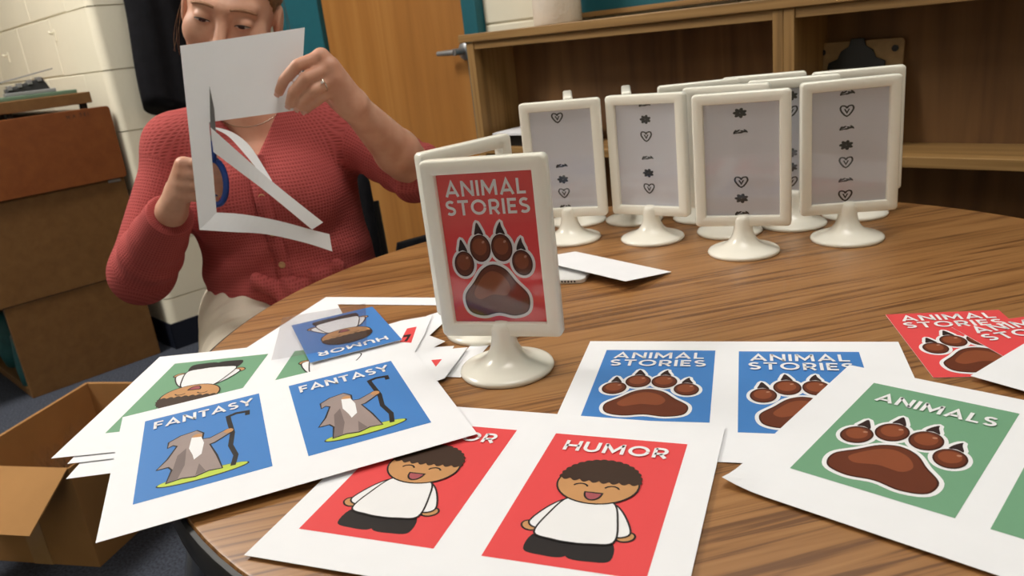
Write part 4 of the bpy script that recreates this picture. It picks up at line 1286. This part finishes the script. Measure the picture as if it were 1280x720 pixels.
# ---- sweater
cuffR = V3(*BJ['wrR']) + (V3(*BJ['elR']) - V3(*BJ['wrR'])) * 0.02
cuffL = V3(*BJ['elL']) + (V3(*BJ['wrL']) - V3(*BJ['elL'])) * 0.10
def sweater(P):
    q = TL(P)
    d = torso(P)
    # gathered folds towards the tied hem
    w = np.clip((0.70 - q[:, 2]) / 0.18, 0, 1) * np.clip((q[:, 1] + 0.03) / 0.08, 0, 1)
    d = d - 0.0062 * w * np.sin((q[:, 2] * 95 + np.abs(q[:, 0] - 0.03) * 34)) - 0.004 * w * np.sin(q[:, 2] * 48 - q[:, 0] * 26)
    # right sleeve (long) and left sleeve (pushed to the elbow)
    d = smin(d, chain(P, [BJ['shR'], BJ['elR']], [0.050, 0.054]), 0.03)
    eR = V3(*BJ['elR']); wR = V3(*BJ['wrR'])
    fr = chain(P, [eR + V3(0.0, 0, -0.004), eR + (wR - eR) * 0.45, cuffR], [0.056, 0.050, 0.037])
    t = ((P - eR) @ (wR - eR)) / float((wR - eR) @ (wR - eR))
    fr = fr - 0.003 * np.sin(t * 22) * np.clip(1 - np.abs(t - 0.35) * 2, 0, 1)
    axr = (wR - eR) / np.linalg.norm(wR - eR)
    fr = smax(fr, (P - cuffR) @ axr, 0.004)
    d = smin(d, fr, 0.012)
    lf = chain(P, [BJ['shL'], BJ['elL']], [0.052, 0.051])
    sL = V3(*BJ['shL']); eL = V3(*BJ['elL'])
    t = ((P - sL) @ (eL - sL)) / float((eL - sL) @ (eL - sL))
    lf = lf - 0.0035 * np.sin(t * 26) * np.clip(t - 0.2, 0, 1)
    axl = V3(*BJ['wrL']) - eL; axl = axl / np.linalg.norm(axl)
    lf2 = smax(d_cone(P, eL, cuffL + axl * 0.03, 0.049, 0.046), (P - cuffL) @ axl, 0.004)
    lf = smin(lf, lf2, 0.01)
    d = smin(d, lf, 0.025)
    # hem and neckline
    d = smax(d, 0.540 + 0.30 * np.minimum(q[:, 0], 0) + 0.08 * np.maximum(q[:, 0], 0) - q[:, 2], 0.006)
    cut = d_cone(P, tw(0, 0.03, 1.0), tw(0, 0.02, 0.905), 0.062, 0.058)
    vee = np.maximum(np.maximum((np.abs(q[:, 0] - 0.002) - (q[:, 2] - 0.812) * 0.62) * 0.85, 0.812 - q[:, 2]), 0.015 - q[:, 1])
    cut = np.minimum(cut, vee)
    d = smax(d, -cut, 0.003)
    return d
def rib(v):
    P = v.astype(np.float32); q = TL(P)
    ang = np.arctan2(q[:, 0], q[:, 1]); u = ang * 0.14; w = q[:, 2].copy()
    eR = V3(*BJ['elR']); wR = V3(*BJ['wrR']); sR = V3(*BJ['shR']); sL = V3(*BJ['shL']); eL = V3(*BJ['elL'])
    best = torso(P)
    for a, b, r in ((sR, eR, 0.052), (eR, wR, 0.05), (sL, eL, 0.05)):
        ab = b - a; L = float(np.linalg.norm(ab)); ax = ab / L
        t = (P - a) @ ax
        dd = np.linalg.norm(P - a - np.clip(t, 0, L)[:, None] * ax, axis=1) - r
        s1 = np.cross(ax, np.array((0.3, 1.0, 0.1))); s1 /= np.linalg.norm(s1); s2 = np.cross(ax, s1)
        rel = P - a
        an = np.arctan2(rel @ s1, rel @ s2)
        m = (dd < best - 0.006) & (t > (0.03 if a is sR or a is sL else -1))
        u = np.where(m, an * r, u); w = np.where(m, t, w); best = np.where(m, dd, best)
    return {'rib_u': u, 'rib_v': w}
sw = sdf_object('sweater', sweater, (-0.75, 1.15, 0.50), (-0.05, 1.62, 0.97), 0.0036, M['knit'], wm, rib, 1)
sw['label'] = 'rose red waffle knit button top'
# placket, buttons, knot
def ray_front(x, z):
    """front surface of the sweater at torso-local x, z"""
    ys = np.linspace(0.22, 0.0, 221); P = np.array([tw(x, y, z) for y in ys], np.float32)
    d = sweater(P); i = int(np.argmax(d < 0))
    return ys[i]
pm = MB()
zs = np.linspace(0.826, 0.60, 30)
L_, R_ = [], []
for z in zs:
    x = 0.004 + (0.826 - z) * 0.07
    y = max(ray_front(x, z), ray_front(x + 0.012, z), ray_front(x - 0.012, z)) + 0.0015
    L_.append(tw(x - 0.013, y - 0.001, z)); R_.append(tw(x + 0.013, y - 0.001, z))
n = len(zs); fo = np.array([tf.x, tf.y, 0]) * 0.0022
vv = [tuple(p) for p in L_] + [tuple(p) for p in R_] + [tuple(p + fo) for p in L_] + [tuple(p + fo) for p in R_]
ff = []
for i in range(n - 1):
    ff += [(2 * n + i, 2 * n + i + 1, 3 * n + i + 1, 3 * n + i), (i, n + i, n + i + 1, i + 1), (i, i + 1, 2 * n + i + 1, 2 * n + i), (n + i, 3 * n + i, 3 * n + i + 1, n + i + 1)]
po = pm.add(vv, ff).build('placket', M['knit'], wm, smooth=True)
for k, val in (('rib_u', [v[0] for v in vv]), ('rib_v', [v[2] for v in vv])):
    at = po.data.attributes.new(k, 'FLOAT', 'POINT'); at.data.foreach_set('value', np.array(val, np.float32))
Mt = Matrix(((tl.x, 0, tf.x, 0), (tl.y, 0, tf.y, 0), (0, 1, 0, 0), (0, 0, 0, 1)))
for z in (0.815, 0.757, 0.692, 0.632):
    x = 0.004 + (0.826 - z) * 0.07
    p = tw(x, ray_front(x, z) + 0.0042, z)
    b_ = MB().lathe([(0, 0), (0.0058, 0), (0.0062, 0.0012), (0.0055, 0.0024), (0.0035, 0.0018), (0, 0.0018)], 18, M=Matrix.Translation(Vector(p)) @ Mt)
    b_.build('button', M['button'], sw, smooth=True)
def knot(P):
    q = (TL(P) - V3(0.035, ray_k + 0.006, 0.580)) / 1.35
    d = d_ell(q, (0, 0.004, 0), (0.021, 0.019, 0.018))
    d = smin(d, d_cone(q, V3(0.01, 0.004, -0.004), V3(0.045, 0.0, -0.03), 0.012, 0.017), 0.008)
    d = smin(d, d_cone(q, V3(-0.006, 0.006, -0.006), V3(-0.012, 0.004, -0.042), 0.012, 0.016), 0.008)
    d = smin(d, d_cone(q, V3(-0.01, 0.002, 0.008), V3(-0.05, -0.008, 0.018), 0.013, 0.012), 0.01)
    d = smin(d, d_cone(q, V3(0.01, 0.002, 0.008), V3(0.055, -0.008, 0.022), 0.013, 0.012), 0.01)
    return (d - 0.0028 * np.sin(q[:, 0] * 170 + q[:, 2] * 120)) * 1.35
ray_k = float(ray_front(0.035, 0.575))
kc = tw(0.035, ray_k, 0.575)
sdf_object('hem_knot', knot, kc - 0.12, kc + 0.12, 0.003, M['knit'], wm, lambda v: {'rib_u': v[:, 0], 'rib_v': v[:, 2]})

# ---- trousers and shoes
hipR, hipL = tw(-0.088, 0.02, 0.50), tw(0.088, 0.02, 0.50)
knR, knL = tw(-0.02, 0.39, 0.475), tw(0.14, 0.37, 0.475)
anR, anL = tw(0.03, 0.33, 0.09), tw(0.17, 0.31, 0.09)
def trousers(P):
    q = TL(P)
    d = d_ell(q, (0.0, -0.005, 0.535), (0.168, 0.124, 0.095))
    for h0, k0, a0 in ((hipR, knR, anR), (hipL, knL, anL)):
        g_ = chain(P, [h0, k0], [0.088, 0.066])
        g_ = smin(g_, chain(P, [k0, a0], [0.064, 0.052]), 0.02)
        d = smin(d, g_, 0.03)
    # crease folds at the lap
    w = np.clip((q[:, 1] - 0.02) / 0.06, 0, 1) * np.clip((0.30 - q[:, 1]) / 0.1, 0, 1)
    d = d - 0.003 * w * np.sin(q[:, 1] * 150 + q[:, 0] * 40)
    d = smax(d, q[:, 2] - 0.590, 0.006)
    return smax(d, 0.085 - q[:, 2], 0.004)
sdf_object('trousers', trousers, (-0.80, 0.95, 0.06), (-0.16, 1.64, 0.64), 0.006, M['trouser'], wm)['label'] = 'cream trousers'
for a0 in (anR, anL):
    def shoe(P, a0=a0):
        q = TL(P) - TL(a0[None])[0]
        d = d_ell(q, (0, 0.03, -0.055), (0.040, 0.115, 0.045))
        d = smin(d, d_cone(q, V3(0, 0, -0.04), V3(0, 0, 0.0), 0.038, 0.036), 0.02)
        return smax(d, -0.088 - q[:, 2], 0.003)
    sdf_object('shoe', shoe, a0 - 0.17, a0 + 0.17, 0.005, M['shoe'], wm)

# ---- face details, hair
def hpt(x, y, z): return tuple(hw(x, y, z))
def front_y(x, z, f=None):
    ys = np.linspace(0.14, 0.02, 241); P = np.array([hw(x, y, z) for y in ys], np.float32)
    d = head(P); return float(ys[int(np.argmax(d < 0))])
for sx in (-1, 1):
    # narrow dark opening under the lowered lid: eyeball peeking through
    eb = MB()
    for k in range(9):
        pass
    P = []
    for i in range(11):
        t = i / 10
        x = sx * (0.0185 + 0.025 * t)
        z = -0.0025 - 0.0022 * math.sin(math.pi * t) + 0.002 * t
        P.append((x, z))
    up_ = [(x, z + 0.0052 * math.sin(math.pi * min(1, max(0, i / 10))) ** 0.8) for i, (x, z) in enumerate(P)]
    vv = [hpt(x, front_y(x, z) + 0.0006, z) for x, z in P] + [hpt(x, front_y(x, z) + 0.0008, z) for x, z in up_]
    eb.add(vv, [(i, i + 1, 12 + i, 11 + i) for i in range(10)])
    eb.build('eye', M['eyewhite'], wm, smooth=True)
    ir = MB(); cx, cz = sx * 0.030, -0.0016
    ring = [(cx + 0.0056 * math.cos(a), cz + 0.0030 * math.sin(a)) for a in [2 * math.pi * i / 18 for i in range(18)]]
    ir.add([hpt(x, front_y(x, z) + 0.0012, z) for x, z in ring], [tuple(range(18))])
    ir.build('iris', M['iris'], wm)
    ls_ = MB().tube([hpt(x, front_y(x, z) + 0.0012, z) for x, z in up_], [0.0004 + 0.0009 * math.sin(math.pi * (i + 0.5) / 11) for i in range(11)], 6)
    ls_.build('lashes', M['lash'], wm, smooth=True)
    br = [(sx * (0.012 + 0.038 * t), 0.0205 + 0.0055 * math.sin(math.pi * (0.15 + 0.75 * t)) - 0.003 * t) for t in [i / 10 for i in range(11)]]
    MB().tube([hpt(x, front_y(x, z) - 0.0004, z) for x, z in br], [0.0016 + 0.0016 * math.sin(math.pi * (i + 2) / 14) for i in range(11)], 6).build('eyebrow', M['brow'], wm, smooth=True)
lm = [(-0.022 + 0.044 * i / 12, ) for i in range(13)]
for nm, dz, rr in (('upper_lip', 0.0028, 0.0034), ('lower_lip', -0.0036, 0.0042)):
    pts = []
    for i in range(13):
        x = -0.021 + 0.042 * i / 12; z = -0.062 + dz * math.sin(math.pi * i / 12)
        pts.append(hpt(x, front_y(x, z) - 0.001, z))
    MB().tube(pts, [0.0008 + rr * math.sin(math.pi * i / 12) for i in range(13)], 8).build(nm, M['lip'], wm, smooth=True)

def hair(P):
    q = HL(P); ax = np.abs(q[:, 0])
    qs = q.copy(); qs[:, 0] = ax
    d = d_ell(q, (0, -0.020, 0.044), (0.079, 0.097, 0.089))
    # hairline: keep behind a slanted plane that dips at the temples
    line = 0.058 + 0.012 * np.cos(ax * 30)
    keep = (q[:, 1] - 0.052) * 0.75 - (q[:, 2] - line) * 0.66
    d = smax(d, keep, 0.006)
    d = smax(d, -(q[:, 2] + 0.012 + 0.04 * (q[:, 1] < -0.06)), 0.01)
    d = smax(d, -d_ell(qs, (0.082, -0.006, -0.012), (0.020, 0.024, 0.036)), 0.006)
    d = smin(d, d_ell(q, (0, -0.118, 0.035), (0.042, 0.034, 0.040)), 0.015)        # bun
    return d - 0.0014 * np.sin(np.arctan2(q[:, 0], q[:, 2] - 0.02) * 60)
sdf_object('hair', hair, HEADC - 0.2, HEADC + 0.2, 0.0035, M['hair'], wm)
for k in range(6):
    sx = -1 if k < 4 else 1
    r1, r2, r3 = random.random(), random.random(), random.random()
    st = [hpt(sx * (0.072 + 0.004 * r1), -0.01 - 0.03 * r2, 0.03 + 0.02 * r3), hpt(sx * (0.082 + 0.016 * r2), -0.014 - 0.03 * r1, -0.01), hpt(sx * (0.088 + 0.026 * r3), -0.012 - 0.03 * r1, -0.05), hpt(sx * (0.086 + 0.018 * r1), -0.005 - 0.03 * r2, -0.085 - 0.02 * r2)]
    st = [Vector(p) for p in st]
    cur = []
    for i in range(13):
        t = i / 12
        a_, b_, c_, d_ = st; s_ = 1 - t
        cur.append(a_ * s_ ** 3 + b_ * 3 * s_ * s_ * t + c_ * 3 * s_ * t * t + d_ * t ** 3)
    MB().tube(cur, 0.00035, 5).build('hair_strand', M['hair'], wm, smooth=True)
# necklace and ring
nk = []
for i in range(25):
    t = -1 + 2 * i / 24
    x = 0.075 * t; z = 0.872 + 0.035 * t * t
    ys = np.linspace(0.2, 0.0, 201); d = body(np.array([tw(x, y, z) for y in ys], np.float32))
    nk.append(tuple(tw(x, float(ys[int(np.argmax(d < 0))]) + 0.0008, z)))
MB().tube(nk, 0.0007, 6).build('necklace', M['gold'], wm, smooth=True)
a_ = Vector(LH['rM']); b_ = Vector(LH['rP']); c_ = a_.lerp(b_, 0.58); ax_ = (b_ - a_).normalized()
s1 = ax_.orthogonal().normalized(); s2 = ax_.cross(s1)
rgm = MB().tube([c_ + (s1 * math.cos(2 * math.pi * i / 28) + s2 * math.sin(2 * math.pi * i / 28)) * 0.0099 for i in range(28)], 0.0011, 8, closed=True)
ringo = rgm.build('ring', M['gold'], wm, smooth=True)
gp = c_ + Vector((0.15, -0.95, 0.28)).normalized() * 0.0112
gm = MB().lathe([(0, -0.0018), (0.0022, 0.0), (0.0016, 0.0012), (0, 0.0014)], 8, M=Matrix.Translation(gp) @ Vector((0.15, -0.95, 0.28)).to_track_quat('Z', 'Y').to_matrix().to_4x4())
gm.build('ring_stone', M['eyewhite'], ringo)
# finger nails on the left hand
for c in 'imrp':
    t3, t2 = Vector(LH[c + 'T']), Vector(LH[c + 'D'])
    ax_ = (t3 - t2).normalized(); nn = Vector((0.0, -1, 0.15)); nn = (nn - ax_ * nn.dot(ax_)).normalized(); sd = ax_.cross(nn)
    base = t3 + nn * 0.0058 + ax_ * 0.0015
    vv = []
    for j in range(5):
        for i in range(5):
            x = (-1 + 0.5 * i); y = -1 + 0.5 * j
            vv.append(base + sd * (x * 0.0042) + ax_ * (y * 0.0048) + nn * (0.0008 - 0.0014 * x * x - 0.0008 * y * y))
    MB().add(vv, [(j * 5 + i, j * 5 + i + 1, j * 5 + i + 6, j * 5 + i + 5) for j in range(4) for i in range(4)]).build('finger_nail', M['nail'] if 'nail' in M else M['skin'], wm, smooth=True)

# ------------------------------------------------------------------ the sheet being cut, and the scissors
PP = {'TL':(-0.4213,1.1650,1.0117),'TR':(-0.2521,1.2000,1.0176),'R2':(-0.2526,1.1960,0.9804),'RB':(-0.2777,1.1850,0.9052),'IB':(-0.3969,1.1630,0.9046),'I0':(-0.4052,1.1600,0.9044),'I1':(-0.4047,1.1600,0.8963),'I2':(-0.4183,1.1480,0.7760),'BL':(-0.4461,1.1400,0.7549),'b1':(-0.3503,1.1350,0.7380),'b2':(-0.2957,1.1250,0.7217),'b3':(-0.2541,1.1150,0.7053),'u1':(-0.3797,1.1430,0.7698),'u2':(-0.3292,1.1350,0.7561),'u3':(-0.2795,1.1250,0.7385),'u4':(-0.2547,1.1200,0.7302),'s0a':(-0.4016,1.1550,0.8977),'s0b':(-0.4044,1.1520,0.8629),'s1a':(-0.3650,1.1450,0.8570),'s1b':(-0.3701,1.1430,0.8313),'s2a':(-0.3158,1.1350,0.8029),'s2b':(-0.3310,1.1330,0.7945),'s3a':(-0.2603,1.1200,0.7485),'s3b':(-0.2785,1.1210,0.7397),'c1':(-0.4002,1.1580,0.8983),'c2':(-0.3760,1.1650,0.8867),'c3':(-0.3551,1.1650,0.8646),'c4':(-0.3359,1.1550,0.8264),'c5':(-0.3251,1.1400,0.8089),'d2':(-0.3813,1.1600,0.8822),'d3':(-0.3640,1.1550,0.8589),'d4':(-0.3441,1.1480,0.8285),'bt':(-0.3882,1.1500,0.9535),'bb':(-0.3979,1.1530,0.8986),'piv':(-0.4054,1.1660,0.8819),'loopC':(-0.4298,1.1850,0.8191),'loopR':(-0.4047,1.1850,0.8125),'loopT':(-0.4128,1.1780,0.8566),'loopB':(-0.4319,1.1900,0.7802)}
PV = {k: Vector(v) for k, v in PP.items()}
def ribbon(mb, A, B, th=0.0003):
    """strip between two polylines, with thickness"""
    n = len(A); o = len(mb.v)
    nrm = []
    for i in range(n):
        t = (A[min(i + 1, n - 1)] - A[max(i - 1, 0)]); w = B[i] - A[i]
        q = t.cross(w); nrm.append(q.normalized() * th if q.length > 1e-9 else Vector((0, th, 0)))
    vv = [tuple(p) for p in A] + [tuple(p) for p in B] + [tuple(p + q) for p, q in zip(A, nrm)] + [tuple(p + q) for p, q in zip(B, nrm)]
    ff = []
    for i in range(n - 1):
        ff += [(i, i + 1, n + i + 1, n + i), (2 * n + i, 3 * n + i, 3 * n + i + 1, 2 * n + i + 1), (i, 2 * n + i, 2 * n + i + 1, i + 1), (n + i, n + i + 1, 3 * n + i + 1, 3 * n + i)]
    ff += [(0, n, 3 * n, 2 * n), (n - 1, 3 * n - 1, 4 * n - 1, 2 * n - 1)]
    mb.add(vv, ff)
def lerp_poly(pts, n=16):
    P = [tuple(p) for p in pts]; out = []
    m = len(P) - 1
    for i in range(n + 1):
        t = i / n * m; k = min(m - 1, int(t)); f = t - k
        g = lambda j: Vector(P[max(0, min(m, j))])
        p0, p1, p2, p3 = g(k - 1), g(k), g(k + 1), g(k + 2)
        out.append(0.5 * ((2 * p1) + (-p0 + p2) * f + (2 * p0 - 5 * p1 + 4 * p2 - p3) * f * f + (-p0 + 3 * p1 - 3 * p2 + p3) * f ** 3))
    return out
hs = MB()
mid1 = PV['TL'].lerp(PV['I1'], 0.0)
ribbon(hs, lerp_poly([PV['TL'], PV['TL'].lerp(PV['BL'], 0.42), PV['BL']], 20), lerp_poly([PV['TL'].lerp(PV['TR'], 0.19), PV['I1'], PV['I2']], 20))      # left bar
ribbon(hs, lerp_poly([PV['TL'].lerp(PV['TR'], 0.19), PV['TL'].lerp(PV['TR'], 0.6), PV['TR']], 12), lerp_poly([PV['I0'], PV['I0'].lerp(PV['RB'], 0.5), PV['RB']], 12))   # upper half
ribbon(hs, lerp_poly([PV['I2'], PV['u1'], PV['u2'], PV['u3'], PV['u4']], 20), lerp_poly([PV['BL'], PV['BL'].lerp(PV['b1'], 0.5), PV['b1'], PV['b2'], PV['b3']], 20))   # bottom bar
ho = hs.build('cut_paper', M['paper'])
r1 = MB(); ribbon(r1, lerp_poly([PV['s0a'], PV['s1a'], PV['s2a'], PV['s3a']], 20), lerp_poly([PV['s0b'], PV['s1b'], PV['s2b'], PV['s3b']], 20))
r1.build('cut_strip', M['paper'], ho)
r2 = MB(); ribbon(r2, lerp_poly([PV['c1'], PV['c2'], PV['c3'], PV['c4'], PV['c5']], 20), lerp_poly([PV['c1'] + Vector((0.002, 0, -0.003)), PV['d2'], PV['d3'], PV['d4'], PV['c5'] + Vector((-0.003, 0, 0.001))], 20))
r2.build('cut_strip', M['paper'], ho)
tag(ho, 'white sheet with a cut-out window held up in front of the woman', 'paper')
# scissors
sc_ = empty('scissors', PV['piv'], 0)
pv = PV['piv']
def blade(name, tip, base, side):
    t, b = tip - pv, base - pv
    ax_ = (t - b).normalized(); nn = Vector((0.05, -1, 0)).normalized(); sd = ax_.cross(nn).normalized() * side
    w = 0.0062
    n2 = nn * 0.0006
    P = [b - sd * 0.001, b + sd * w, b + ax_ * (t - b).length * 0.6 + sd * w * 0.8, t, b + ax_ * (t - b).length * 0.5 - sd * 0.001]
    vv = [p + n2 for p in P] + [p - n2 for p in P]; n = len(P)
    MB().add(vv, [tuple(range(n)), tuple(range(2 * n - 1, n - 1, -1))] + [(i, n + i, n + (i + 1) % n, (i + 1) % n) for i in range(n)]).build(name, M['steel'], sc_)
blade('blade', PV['bt'], PV['piv'] + Vector((0.0, -0.006, -0.004)), 1)
blade('blade', PV['bt'] + Vector((-0.014, 0.026, 0.0)), PV['piv'] + Vector((0.004, 0.004, -0.004)), -1)
MB().lathe([(0, -0.006), (0.0042, -0.006), (0.0042, 0.005), (0, 0.005)], 16, M=Matrix.Rotation(R(90), 4, 'X')).build('pivot_screw', M['steel'], sc_)
def loop(cx, cz, rx, rz, cy, tilt):
    pts = []
    for i in range(32):
        a = 2 * math.pi * i / 32
        x, z = rx * math.cos(a), rz * math.sin(a)
        pts.append(Vector((cx + x * math.cos(tilt) - z * math.sin(tilt), cy, cz + x * math.sin(tilt) + z * math.cos(tilt))) - pv)
    return pts
hd = MB().tube(loop(-0.4235, 0.815, 0.0165, 0.034, 1.1835, R(-8)), 0.0046, 10, closed=True)
hd.tube([Vector((-0.4165, 1.178, 0.848)) - pv, Vector((-0.4095, 1.171, 0.868)) - pv, Vector((0, 0, -0.002))], [0.0046, 0.005, 0.004], 10)
hd.build('handle', M['bluehandle'], sc_, smooth=True)
hd = MB().tube(loop(-0.4395, 0.820, 0.0125, 0.026, 1.206, R(14)), 0.0046, 10, closed=True)
hd.tube([Vector((-0.432, 1.200, 0.844)) - pv, Vector((-0.418, 1.182, 0.866)) - pv, Vector((0, 0.002, -0.002))], [0.0046, 0.005, 0.004], 10)
hd.build('handle', M['bluehandle'], sc_, smooth=True)
tag(sc_, 'blue handled scissors in the woman\'s hand cutting the paper', 'scissors')

# chairs
chair('chair', -0.435, 1.515, math.atan2(-tf.x, tf.y), 0.745, 'black chair the woman sits on', 0.335, 0.392)
chair('chair', 0.012, 1.365, R(-166), 0.597, 'black chair with a rounded low back tucked behind the table', 0.40)
